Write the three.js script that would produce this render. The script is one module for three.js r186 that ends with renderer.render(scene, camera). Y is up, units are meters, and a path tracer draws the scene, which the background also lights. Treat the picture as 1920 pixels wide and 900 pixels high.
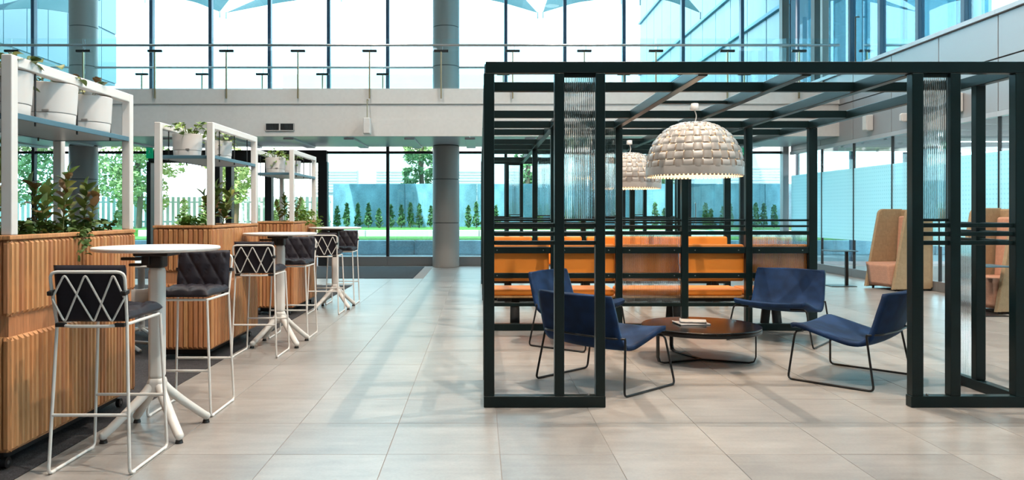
import * as THREE from 'three';
import { RoundedBoxGeometry } from 'three/addons/geometries/RoundedBoxGeometry.js';
import { mergeGeometries } from 'three/addons/utils/BufferGeometryUtils.js';
import { RectAreaLightUniformsLib } from 'three/addons/lights/RectAreaLightUniformsLib.js';

// ------------------------------------------------------------------ camera, sky, exposure
// one-point perspective: camera 1.285 m above the floor looking along -z, principal point at pixel (899, 398)
const FOCAL = 1441, EYE = 1.285;
const scene = new THREE.Scene();
const camera = new THREE.PerspectiveCamera(2 * Math.atan(450 / FOCAL) * 180 / Math.PI, 1920 / 900, 0.05, 300);
camera.position.set(0, EYE, 0);
camera.lookAt(0, EYE, -10);
camera.setViewOffset(1920, 900, 61, 52, 1920, 900);
scene.add(camera);
scene.background = new THREE.Color().setRGB(0.94, 1.0, 1.07).multiplyScalar(7.0);   // bright hazy sky
const renderer = new THREE.WebGLRenderer({ antialias: true });
renderer.toneMapping = THREE.LinearToneMapping;
renderer.toneMappingExposure = 0.86;
renderer.shadowMap.enabled = true;
renderer.shadowMap.type = THREE.PCFSoftShadowMap;
RectAreaLightUniformsLib.init();
const SUN = new THREE.DirectionalLight(0xfff3e0, 13.0);          // high sun over the roof: it reaches the garden, not the hall
SUN.position.set(-15, 50, 6); SUN.target.position.set(0, 0, -32);
SUN.shadow.radius = 1; SUN.shadow.mapSize.set(2048, 2048);
Object.assign(SUN.shadow.camera, { left: -40, right: 40, top: 40, bottom: -40, near: 1, far: 140 });
scene.add(SUN, SUN.target);
// ------------------------------------------------------------------ helpers
let seed = 20240611;
function rnd() { seed |= 0; seed = seed + 0x6D2B79F5 | 0; let t = Math.imul(seed ^ seed >>> 15, 1 | seed); t = t + Math.imul(t ^ t >>> 7, 61 | t) ^ t; return ((t ^ t >>> 14) >>> 0) / 4294967296; }
const rr = (a, b) => a + (b - a) * rnd();
const V = (x, y, z) => new THREE.Vector3(x, y, z);
const counts = {};
function numbered(n) { const k = counts[n] = (counts[n] ?? -1) + 1; return k ? n + '_' + String(k).padStart(3, '0') : n; }
function tag(o, label, category, group, kind) {
  o.userData.label = label; if (category) o.userData.category = category;
  if (group) o.userData.group = group; if (kind) o.userData.kind = kind; return o;
}
function thing(name, label, category, [x, y, z] = [0, 0, 0], turn = 0, group) {
  const o = new THREE.Group(); o.name = numbered(name); scene.add(o);
  o.position.set(x, y, z); o.rotation.y = turn; return tag(o, label, category, group);
}
function structure(name, label, category) { const o = new THREE.Group(); o.name = name; scene.add(o); return tag(o, label, category, null, 'structure'); }
function mesh(name, geo, mat, parent, pos, rot) {
  const m = new THREE.Mesh(geo, mat); m.name = parent === scene ? numbered(name) : name;
  if (pos) m.position.set(...pos); if (rot) m.rotation.set(...rot); parent.add(m); return m;
}
function copy(root, [x, y, z], turn, label) {
  const r = root.clone(); r.name = numbered(root.name.replace(/_\d+$/, '')); scene.add(r); r.position.set(x, y, z);
  r.rotation.set(0, turn, 0); r.userData = { ...root.userData }; if (label) r.userData.label = label; return r;
}
// uv in metres from position, by the way each face points
function metric(geo, s = 1) {
  const g = geo.index ? geo.toNonIndexed() : geo, p = g.attributes.position, uv = new Float32Array(p.count * 2), a = V(), b = V(), c = V(), n = V();
  for (let i = 0; i < p.count; i += 3) {
    a.fromBufferAttribute(p, i); b.fromBufferAttribute(p, i + 1); c.fromBufferAttribute(p, i + 2);
    n.copy(b).sub(a).cross(c.clone().sub(a)); const ax = Math.abs(n.x), ay = Math.abs(n.y), az = Math.abs(n.z);
    [a, b, c].forEach((q, k) => {
      const w = ay >= ax && ay >= az ? [q.x, q.z] : ax >= az ? [q.z, q.y] : [q.x, q.y];
      uv[(i + k) * 2] = w[0] * s; uv[(i + k) * 2 + 1] = w[1] * s;
    });
  }
  g.setAttribute('uv', new THREE.BufferAttribute(uv, 2)); return g;
}
const clean = (g) => { g = g.index ? g.toNonIndexed() : g; for (const k of Object.keys(g.attributes)) if (!['position', 'normal', 'uv'].includes(k)) g.deleteAttribute(k); return g; };
const join = (list) => mergeGeometries(list.map(clean));
// chamfered box given by its extents
const boxCache = new Map();
function cbox(w, h, d, r = 0.004) {
  const k = [w, h, d, r].map((v) => v.toFixed(4)).join();
  if (!boxCache.has(k)) boxCache.set(k, metric(new RoundedBoxGeometry(w, h, d, 1, Math.min(r, w / 2.1, h / 2.1, d / 2.1))));
  return boxCache.get(k);
}
function pbox(w, h, d) {
  const k = 'p' + [w, h, d].map((v) => v.toFixed(4)).join();
  if (!boxCache.has(k)) boxCache.set(k, metric(new THREE.BoxGeometry(w, h, d)));
  return boxCache.get(k);
}
// box from x0..x1, y0..y1, depth d0..d1 (depth = distance from the camera plane, z = -d)
function span(name, [x0, x1], [y0, y1], [d0, d1], mat, parent, r = 0.004) {
  const w = Math.abs(x1 - x0), h = Math.abs(y1 - y0), d = Math.abs(d1 - d0), o = parent.position ?? V(0, 0, 0);
  const m = mesh(name, r ? cbox(w, h, d, r) : pbox(w, h, d), mat, parent, [(x0 + x1) / 2 - o.x, (y0 + y1) / 2 - o.y, -(d0 + d1) / 2 - o.z]);
  return m;
}
class Path3 extends THREE.Curve {            // polyline with rounded corners
  constructor(pts, r = 0.03, closed = false) {
    super(); const P = pts.map((p) => V(...p)), out = [], n = P.length;
    for (let i = 0; i < n; i++) {
      if (!closed && (i === 0 || i === n - 1)) { out.push(P[i]); continue; }
      const a = P[(i + n - 1) % n], b = P[i], c = P[(i + 1) % n], ra = Math.min(r, a.distanceTo(b) * 0.45), rc = Math.min(r, b.distanceTo(c) * 0.45);
      const s = b.clone().lerp(a, ra / a.distanceTo(b)), e = b.clone().lerp(c, rc / b.distanceTo(c));
      for (let k = 0; k <= 4; k++) { const t = k / 4; out.push(s.clone().multiplyScalar((1 - t) ** 2).addScaledVector(b, 2 * t * (1 - t)).addScaledVector(e, t * t)); }
    }
    if (closed) out.push(out[0].clone());
    this.P = out;
  }
}
// sweep a rod of radius r along a polyline with rounded corners (mitred rings)
function rod(pts, r = 0.008, bend = 0.03, closed = false, sides = 8) {
  const P = new Path3(pts, bend, closed).P.filter((p, i, a) => !i || p.distanceTo(a[i - 1]) > 1e-5), n = P.length;
  const pos = [], nor = [], uv = [], idx = []; let N = null, prev = null;
  for (let i = 0; i < n; i++) {
    const t = V().subVectors(P[Math.min(i + 1, n - 1)], P[Math.max(i - 1, 0)]);
    if (closed && (i === 0 || i === n - 1)) t.subVectors(P[1], P[n - 2]);
    t.normalize();
    if (!N) { N = Math.abs(t.y) < 0.9 ? V(0, 1, 0) : V(1, 0, 0); N.addScaledVector(t, -N.dot(t)).normalize(); }
    else N.applyQuaternion(new THREE.Quaternion().setFromUnitVectors(prev, t)).addScaledVector(t, -N.dot(t)).normalize();
    prev = t.clone(); const B = V().crossVectors(t, N);
    for (let k = 0; k <= sides; k++) {
      const a = k / sides * Math.PI * 2, q = N.clone().multiplyScalar(Math.cos(a)).addScaledVector(B, Math.sin(a));
      pos.push(P[i].x + q.x * r, P[i].y + q.y * r, P[i].z + q.z * r); nor.push(q.x, q.y, q.z); uv.push(k / sides, i / n);
    }
  }
  const W = sides + 1;
  for (let i = 0; i < n - 1; i++) for (let k = 0; k < sides; k++) { const a = i * W + k, b = a + W; idx.push(a, a + 1, b, b, a + 1, b + 1); }
  if (!closed) for (const [i, s] of [[0, 1], [n - 1, -1]]) {
    const c = pos.length / 3; pos.push(P[i].x, P[i].y, P[i].z); const t = V().subVectors(P[i], P[i + s]).normalize(); nor.push(t.x, t.y, t.z); uv.push(0, 0);
    for (let k = 0; k < sides; k++) s > 0 ? idx.push(c, i * W + k + 1, i * W + k) : idx.push(c, i * W + k, i * W + k + 1);
  }
  const g = new THREE.BufferGeometry(); g.setAttribute('position', new THREE.Float32BufferAttribute(pos, 3)); g.setAttribute('normal', new THREE.Float32BufferAttribute(nor, 3)); g.setAttribute('uv', new THREE.Float32BufferAttribute(uv, 2)); g.setIndex(idx);
  return g;
}
// closed solid sheet: fn(u, v) -> Vector3, thickness th laid half on either side (fn2 gives the back surface if set)
function sheet(fn, nu, nv, th = 0.002, fn2) {
  const A = [], nrm = [], e = 1e-3;
  for (let j = 0; j <= nv; j++) for (let i = 0; i <= nu; i++) {
    const u = i / nu, v = j / nv, p = fn(u, v), du = fn(Math.min(1, u + e), v).sub(fn(Math.max(0, u - e), v)), dv = fn(u, Math.min(1, v + e)).sub(fn(u, Math.max(0, v - e)));
    const n = du.cross(dv); n.lengthSq() < 1e-18 ? n.set(0, 1, 0) : n.normalize(); A.push([p, n, u, v, fn2 ? fn2(u, v) : null]);
  }
  const pos = [], uv = [], W = nu + 1, M = A.length, idx = [];
  for (const [p, n, u, v, q] of A) { const a = fn2 ? p : p.clone().addScaledVector(n, th / 2); pos.push(a.x, a.y, a.z); uv.push(u, v); }
  for (const [p, n, u, v, q] of A) { const a = fn2 ? q : p.clone().addScaledVector(n, -th / 2); pos.push(a.x, a.y, a.z); uv.push(u, v); }
  for (let j = 0; j < nv; j++) for (let i = 0; i < nu; i++) {
    const a = j * W + i, b = a + 1, c = a + W, d = c + 1;
    idx.push(a, b, c, b, d, c, M + a, M + c, M + b, M + b, M + c, M + d);
  }
  const rim = (a, b) => idx.push(a, M + a, b, b, M + a, M + b);
  for (let i = 0; i < nu; i++) { rim(i, i + 1); rim(nv * W + i + 1, nv * W + i); }
  for (let j = 0; j < nv; j++) { rim((j + 1) * W, j * W); rim(j * W + nu, (j + 1) * W + nu); }
  const g = new THREE.BufferGeometry(); g.setAttribute('position', new THREE.Float32BufferAttribute(pos, 3)); g.setAttribute('uv', new THREE.Float32BufferAttribute(uv, 2)); g.setIndex(idx); g.computeVertexNormals();
  return g;
}
function lathe(pts, seg = 40) { return new THREE.LatheGeometry(pts.map((p) => new THREE.Vector2(...p)), seg); }
const facing = (dx, dd) => Math.atan2(dx, -dd);      // turn that points local +z along (dx, dd) on the floor

// ------------------------------------------------------------------ textures
const hash = (x, y, s) => { let h = Math.imul(x, 374761393) + Math.imul(y, 668265263) + Math.imul(s, 974634777) | 0; h = Math.imul(h ^ h >>> 13, 1274126177); return ((h ^ h >>> 16) >>> 0) / 4294967296; };
function vnoise(x, y, px, py, s) {                     // tiling value noise
  const xi = Math.floor(x), yi = Math.floor(y), fx = x - xi, fy = y - yi, sx = fx * fx * (3 - 2 * fx), sy = fy * fy * (3 - 2 * fy), m = (a, b) => ((a % b) + b) % b;
  const A = hash(m(xi, px), m(yi, py), s), B = hash(m(xi + 1, px), m(yi, py), s), C = hash(m(xi, px), m(yi + 1, py), s), D = hash(m(xi + 1, px), m(yi + 1, py), s);
  return (A + (B - A) * sx) * (1 - sy) + (C + (D - C) * sx) * sy;
}
function texture(n, fn, srgb = true, size = 1) {       // fn(u, v) -> [r, g, b] 0..1 ; size = metres per repeat
  const data = new Uint8Array(n * n * 4);
  for (let j = 0; j < n; j++) for (let i = 0; i < n; i++) { const c = fn(i / n, j / n), k = (j * n + i) * 4; for (let q = 0; q < 3; q++) data[k + q] = Math.max(0, Math.min(255, c[q] * 255)); data[k + 3] = 255; }
  const t = new THREE.DataTexture(data, n, n); t.wrapS = t.wrapT = THREE.RepeatWrapping; t.magFilter = THREE.LinearFilter; t.minFilter = THREE.LinearMipmapLinearFilter; t.generateMipmaps = true;
  if (srgb) t.colorSpace = THREE.SRGBColorSpace; t.repeat.set(1 / size, 1 / size); t.needsUpdate = true; return t;
}
const grey = (v) => [v, v, v];
const woodTex = texture(512, (u, v) => {
  const w = vnoise(u * 6, v * 2, 6, 2, 3) * 0.7 + vnoise(u * 24, v * 2, 24, 2, 4) * 0.3, line = vnoise(u * 90 + w * 7, v * 3, 97, 3, 5), fine = vnoise(u * 220, v * 10, 220, 10, 6);
  const k = 0.80 + 0.14 * (w - 0.5) + 0.14 * (line - 0.5) + 0.08 * (fine - 0.5); return [k * 1.03, k * 0.98 - 0.01, k * 0.90 - 0.02];
}, true, 0.35);
const floorTex = texture(512, (u, v) => {
  const c = vnoise(u * 4, v * 6, 4, 6, 11) * 0.5 + vnoise(u * 9, v * 16, 9, 16, 12) * 0.3 + vnoise(u * 22, v * 50, 22, 50, 13) * 0.2, f = vnoise(u * 200, v * 200, 200, 200, 14), st = vnoise(u * 5, v * 70, 5, 70, 15);
  const k = 0.80 + 0.16 * (c - 0.5) + 0.04 * (f - 0.5) + 0.05 * (st - 0.5); return [k, k * 0.992, k * 0.98];
}, true, 1.7);
const carpetTex = texture(512, (u, v) => { const f = hash(Math.floor(u * 256), Math.floor(v * 256), 21), c = vnoise(u * 40, v * 40, 40, 40, 22); const k = 0.17 + 0.22 * f * f + 0.07 * (c - 0.5); return [k, k * 0.97, k]; }, true, 0.9);
const weaveTex = texture(256, (u, v) => { const a = Math.sin(u * Math.PI * 2 * 48), b = Math.sin(v * Math.PI * 2 * 48); return grey(0.82 + 0.06 * a * b + 0.10 * (vnoise(u * 64, v * 64, 64, 64, 31) - 0.5) + 0.06 * (vnoise(u * 8, v * 8, 8, 8, 32) - 0.5)); }, true, 0.25);
const velvetTex = texture(256, (u, v) => grey(0.80 + 0.22 * (vnoise(u * 5, v * 7, 5, 7, 41) - 0.5) + 0.14 * (vnoise(u * 17, v * 23, 17, 23, 42) - 0.5) + 0.06 * (hash(Math.floor(u * 256), Math.floor(v * 256), 43) - 0.5)), true, 1);
const marbleTex = texture(512, (u, v) => {
  const w = vnoise(u * 5, v * 5, 5, 5, 51), w2 = vnoise(u * 11, v * 11, 11, 11, 52), a = Math.abs(Math.sin((u * 2 + w * 1.5 + w2 * 0.35) * Math.PI)), b = Math.abs(Math.sin((v * 2 + u + w2 * 1.3) * Math.PI));
  const vein = Math.max(0, 1 - a * 26) * 0.6 + Math.max(0, 1 - b * 40) * 0.35, k = 0.09 + 0.05 * w; return [k * 1.2 + vein * 0.75, k * 0.85 + vein * 0.62, k * 0.75 + vein * 0.5];
}, true, 0.8);
const plasterTex = texture(256, (u, v) => grey(0.91 + 0.02 * (vnoise(u * 6, v * 6, 6, 6, 61) - 0.5) + 0.02 * (vnoise(u * 60, v * 60, 60, 60, 62) - 0.5)), true, 2.5);
const concreteTex = texture(512, (u, v) => grey(0.74 + 0.22 * (vnoise(u * 5, v * 3, 5, 3, 71) - 0.5) + 0.16 * (vnoise(u * 18, v * 9, 18, 9, 72) - 0.5) + 0.08 * (vnoise(u * 120, v * 120, 120, 120, 73) - 0.5)), true, 4);
const soilTex = texture(128, (u, v) => { const k = 0.16 + 0.16 * vnoise(u * 40, v * 40, 40, 40, 81); return [k * 1.1, k * 0.85, k * 0.65]; }, true, 0.4);
const grassTex = texture(256, (u, v) => { const k = 0.5 + 0.35 * vnoise(u * 50, v * 50, 50, 50, 91); return [k * 0.62, k, k * 0.35]; }, true, 2);
const dotCanvas = document.createElement('canvas'); dotCanvas.width = dotCanvas.height = 256;
{ const c = dotCanvas.getContext('2d'); c.fillStyle = '#dff6f9'; c.fillRect(0, 0, 256, 256); c.fillStyle = '#c2e4e9'; for (let i = 0; i < 8; i++) for (let j = 0; j < 8; j++) { c.beginPath(); c.arc(16 + i * 32, 16 + j * 32, 6.5, 0, 7); c.fill(); } }
const dotTex = new THREE.CanvasTexture(dotCanvas); dotTex.colorSpace = THREE.SRGBColorSpace; dotTex.wrapS = dotTex.wrapT = THREE.RepeatWrapping; dotTex.repeat.set(1 / 0.56, 1 / 0.56);

// ------------------------------------------------------------------ materials
const lin = (r, g, b) => new THREE.Color().setRGB(r, g, b);
const std = (color, roughness = 0.6, more = {}) => new THREE.MeshStandardMaterial({ color, roughness, ...more });
const phys = (color, roughness = 0.6, more = {}) => new THREE.MeshPhysicalMaterial({ color, roughness, ...more });
function shifted(tex, k) { const t = tex.clone(); t.offset.set(k * 0.37, k * 0.61); t.needsUpdate = true; return t; }
const M = {
  frame: phys(lin(0.003, 0.011, 0.012), 0.32, { specularIntensity: 0.6 }),
  frameEdge: std(lin(0.02, 0.03, 0.03), 0.4),
  white: std(lin(0.66, 0.64, 0.62), 0.4),
  whiteMetal: std(lin(0.70, 0.68, 0.65), 0.35),
  tableTop: std(lin(0.78, 0.77, 0.76), 0.3),
  black: std(lin(0.012, 0.012, 0.013), 0.5),
  blackMetal: std(lin(0.014, 0.014, 0.015), 0.35, { metalness: 0.3 }),
  plinth: std(lin(0.008, 0.008, 0.009), 0.7),
  steel: std(lin(0.45, 0.46, 0.47), 0.3, { metalness: 1 }),
  bronze: std(lin(0.42, 0.33, 0.2), 0.35, { metalness: 1 }),
  column: std(lin(0.27, 0.255, 0.24), 0.40, { metalness: 0.1 }),
  columnJoint: std(lin(0.05, 0.05, 0.05), 0.6),
  plaster: std(lin(0.80, 0.775, 0.75), 0.75, { map: plasterTex }),
  soffit: std(lin(0.45, 0.47, 0.50), 0.35, { metalness: 0.15 }),
  cladding: std(lin(0.35, 0.355, 0.37), 0.38, { metalness: 0.25 }),
  mullion: std(lin(0.035, 0.07, 0.12), 0.35),  // blue of the window flare is mixed into this colour
  mullionBlack: std(lin(0.01, 0.011, 0.013), 0.45),
  mullionBrown: std(lin(0.075, 0.06, 0.05), 0.45),
  kerb: std(lin(0.16, 0.165, 0.17), 0.5),
  grout: std(lin(0.27, 0.25, 0.235), 0.9),
  carpet: std(lin(0.62, 0.60, 0.62), 1, { map: carpetTex }),
  mat: std(lin(0.30, 0.32, 0.36), 1, { map: carpetTex }),
  fabricNavy: phys(lin(0.022, 0.020, 0.032), 0.6, { map: weaveTex, specularIntensity: 0.6 }),
  orange: std(lin(0.72, 0.225, 0.020), 0.55),
  benchWood: std(lin(0.62, 0.40, 0.2), 0.5, { map: woodTex }),
  tan: std(lin(0.50, 0.345, 0.20), 0.95, { map: weaveTex }),
  peach: std(lin(0.76, 0.40, 0.27), 0.95, { map: weaveTex }),
  marble: phys(lin(0.22, 0.19, 0.175), 0.18, { map: marbleTex, specularIntensity: 0.6 }),
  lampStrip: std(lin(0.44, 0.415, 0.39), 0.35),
  lampBandShaded: std(lin(0.34, 0.315, 0.29), 0.35),  // same weave as the strips, darkened: shading of the inset squares painted in
  bulb: std(0xffffff, 0.5, { emissive: lin(1, 0.78, 0.5), emissiveIntensity: 6 }),
  soil: std(lin(0.9, 0.8, 0.7), 1, { map: soilTex }),
  pot: std(lin(0.60, 0.575, 0.56), 0.55),
  potLine: std(lin(0.25, 0.24, 0.235), 0.6),
  shelf: std(lin(0.07, 0.15, 0.20), 0.35),
  stem: std(lin(0.14, 0.15, 0.05), 0.7),
  trunk: std(lin(0.16, 0.11, 0.07), 0.9),
  leaves: [lin(0.075, 0.13, 0.03), lin(0.12, 0.185, 0.04), lin(0.18, 0.22, 0.055), lin(0.26, 0.27, 0.07), lin(0.22, 0.12, 0.05)].map((c) => phys(c, 0.42, { transmission: 0.12, thickness: 0, side: THREE.DoubleSide })),
  lightLeaves: [lin(0.17, 0.30, 0.04), lin(0.27, 0.40, 0.06), lin(0.11, 0.22, 0.035)].map((c) => phys(c, 0.5, { transmission: 0.2, thickness: 0, side: THREE.DoubleSide })),
  groundLeaf: std(lin(0.07, 0.13, 0.03), 0.6, { side: THREE.DoubleSide }),
  shrubLeaf: std(lin(0.08, 0.17, 0.06), 0.8, { side: THREE.DoubleSide }),
  treeLeaf: std(lin(0.34, 0.44, 0.17), 0.8, { side: THREE.DoubleSide }),
  treeDark: std(lin(0.15, 0.27, 0.10), 0.8, { side: THREE.DoubleSide }),
  grass: std(lin(0.50, 0.47, 0.55), 1, { map: grassTex }),
  paving: std(lin(0.32, 0.36, 0.38), 0.9, { map: concreteTex }),
  fenceWall: std(lin(0.29, 0.52, 0.66), 0.95, { map: concreteTex }),
  lowWall: std(lin(0.50, 0.66, 0.74), 0.95, { map: concreteTex }),
  building: std(lin(0.78, 0.77, 0.75), 0.9, { map: plasterTex }),
  louvre: std(lin(0.45, 0.45, 0.46), 0.8),
  wing: std(lin(0.17, 0.25, 0.30), 0.35),
  wingLine: std(lin(0.10, 0.26, 0.38), 0.5),
  picket: std(lin(0.35, 0.50, 0.48), 0.8),
  sail: phys(lin(0.012, 0.05, 0.062), 0.9, { transmission: 0.04, thickness: 0, side: THREE.DoubleSide }),
  exitGreen: std(lin(0.01, 0.22, 0.10), 0.4, { emissive: lin(0.0, 0.5, 0.22), emissiveIntensity: 0.35 }),
  signWhite: std(lin(0.8, 0.8, 0.8), 0.4),
  paper: std(lin(0.42, 0.41, 0.40), 0.35),
  paperGrey: std(lin(0.33, 0.33, 0.35), 0.3),
  seatShell: std(lin(0.70, 0.67, 0.64), 0.4),
  ceiling: std(lin(0.72, 0.72, 0.71), 0.8, { map: plasterTex }),
  glass: phys(lin(0.70, 0.915, 0.965), 0.0, { transmission: 1, thickness: 0, ior: 1.5 }),
  skylight: phys(lin(0.9, 0.93, 0.95), 1.0, { transmission: 0.25, thickness: 0, side: THREE.DoubleSide }),
  glassDeep: phys(lin(0.80, 0.95, 0.985), 0.0, { transmission: 1, thickness: 0, ior: 1.5 }),
  glassClear: phys(lin(0.93, 0.98, 0.98), 0.0, { transmission: 1, thickness: 0, ior: 1.5 }),
  glassRail: phys(lin(0.93, 0.985, 0.99), 0.0, { transmission: 1, thickness: 0, ior: 1.45 }),
  film: phys(lin(0.88, 0.97, 0.98), 0.8, { transmission: 0.8, thickness: 0, map: dotTex, side: THREE.DoubleSide }),
  ribbed: phys(lin(0.97, 0.99, 0.99), 0.035, { transmission: 1, thickness: 0.008, ior: 1.42 }),
};
M.tiles = [0, 1, 2, 3, 4].map((k) => std(lin(0.47, 0.45, 0.435).multiplyScalar(0.97 + 0.018 * k), 0.30, { map: shifted(floorTex, k) }));
M.slats = [[0.74, 0.40, 0.20], [0.66, 0.335, 0.16], [0.80, 0.46, 0.24], [0.58, 0.27, 0.125], [0.71, 0.35, 0.19]].map((c, k) => std(lin(...c), 0.55, { map: shifted(woodTex, k + 1) }));
M.velvet = phys(lin(0.012, 0.045, 0.135), 0.75, { map: velvetTex, specularIntensity: 0.4, sheen: 0.6, sheenRoughness: 0.35, sheenColor: lin(0.16, 0.36, 0.45) });

// ------------------------------------------------------------------ the building shell
const BACK = 18.6, RIGHT = 7.45, LEFT = -13, FRONT = -5, ROOF = 9.0;
const GRID = 1.425, G0 = -0.79;                        // glazing grid along the back wall

{ // floor of square stone tiles on a grout bed
  const f = structure('floor', 'pale grey square stone floor tiles with thin joints', 'floor');
  span('grout_bed', [LEFT - 0.2, 13], [-0.2, -0.0035], [FRONT - 0.2, BACK + 0.2], M.grout, f, 0);
  const T = 0.6, x0 = -0.4915, d0 = 4.08, geo = cbox(T - 0.0035, 0.02, T - 0.0035, 0.0016), list = [];
  for (let i = -20; i <= 13; i++) for (let k = -15; k <= 24; k++) {
    const x = x0 + (i + 0.5) * T, d = d0 + (k + 0.5) * T;
    if (x < LEFT + 0.3 || x > RIGHT - 0.1 || d > BACK - 0.1 || d < FRONT + 0.3) continue;
    if (x < -2.30 && d < 13.5) continue;               // carpet there
    if (x < -1.35 && d > 14.9) continue;               // entrance mat there
    const px = d > 0.5 ? 899 + x * FOCAL / d : -1e4, py = 398 + EYE * FOCAL / Math.max(d, 0.1);
    const seen = d > 3.2 && px > -60 && px < 1990 && py < 930;
    list.push({ x, d, size: seen ? 1 / (d * d) : 0 });
  }
  list.sort((a, b) => b.size - a.size);
  const rest = [];
  list.forEach((t, n) => {
    if (n < 300 && t.size) mesh('tile', geo, M.tiles[Math.floor(rnd() * 5)], f, [t.x, -0.0100 + rr(-0.0006, 0.0003), -t.d], [0, Math.floor(rnd() * 2) * Math.PI, 0]);
    else rest.push(geo.clone().translate(t.x, -0.0100, -t.d));
  });
  const r = mesh('tile', metric(join(rest)), M.tiles[1], f); r.userData.kind = 'stuff';
  span('tile', [-2.79, -2.235], [-0.02, 0], [13.5, 14.9], M.tiles[2], f, 0.001);
}
{ const c = structure('floor_carpet', 'dark charcoal carpet strip under the timber planters', 'carpet');
  span('carpet_pile', [LEFT, -2.235], [-0.02, 0.006], [FRONT, 13.5], M.carpet, c, 0.003);
  const m = structure('floor_mat', 'dark entrance mat in front of the glass doors', 'mat');
  span('mat_pile', [LEFT, -1.295], [-0.02, 0.008], [14.9, 18.1], M.mat, m, 0.003); }

{ // walls that close the hall out of view, and the roof with its skylights
  const l = structure('wall_left', 'plain pale side wall of the hall', 'wall'); span('wall_panel', [LEFT - 0.25, LEFT], [0, ROOF], [FRONT, BACK], M.plaster, l, 0);
  const b = structure('wall_front', 'plain dark grey wall behind the viewer', 'wall'); span('wall_panel', [LEFT, 13], [0, ROOF], [FRONT - 0.25, FRONT], M.kerb, b, 0);
  const c = structure('ceiling', 'white hall ceiling with long skylights', 'ceiling');
  const holes = [[-10, -8.0], [-4.2, -2.0], [1.6, 3.8]];
  let x = LEFT - 0.3;
  for (const [a, e] of holes) { span('ceiling_panel', [x, a], [ROOF, ROOF + 0.3], [FRONT - 0.3, BACK + 0.3], M.ceiling, c, 0); x = e; }
  span('ceiling_panel', [x, 13.2], [ROOF, ROOF + 0.3], [FRONT - 0.3, BACK + 0.3], M.ceiling, c, 0);
  holes.forEach(([a, e], n) => {
    const w = structure('window_' + (6 + n), 'long glazed skylight in the hall ceiling', 'skylight');
    for (let k = 0; k < 6; k++) {
      const d0 = FRONT + k * (BACK - FRONT) / 6, d1 = d0 + (BACK - FRONT) / 6;
      span('pane', [a, e], [ROOF + 0.2, ROOF + 0.21], [d0, d1 - 0.12], M.skylight, w, 0);
      span('glazing_bar', [a, e], [ROOF, ROOF + 0.25], [d1 - 0.12, d1], M.ceiling, w, 0);
    }
  });
}

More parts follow.
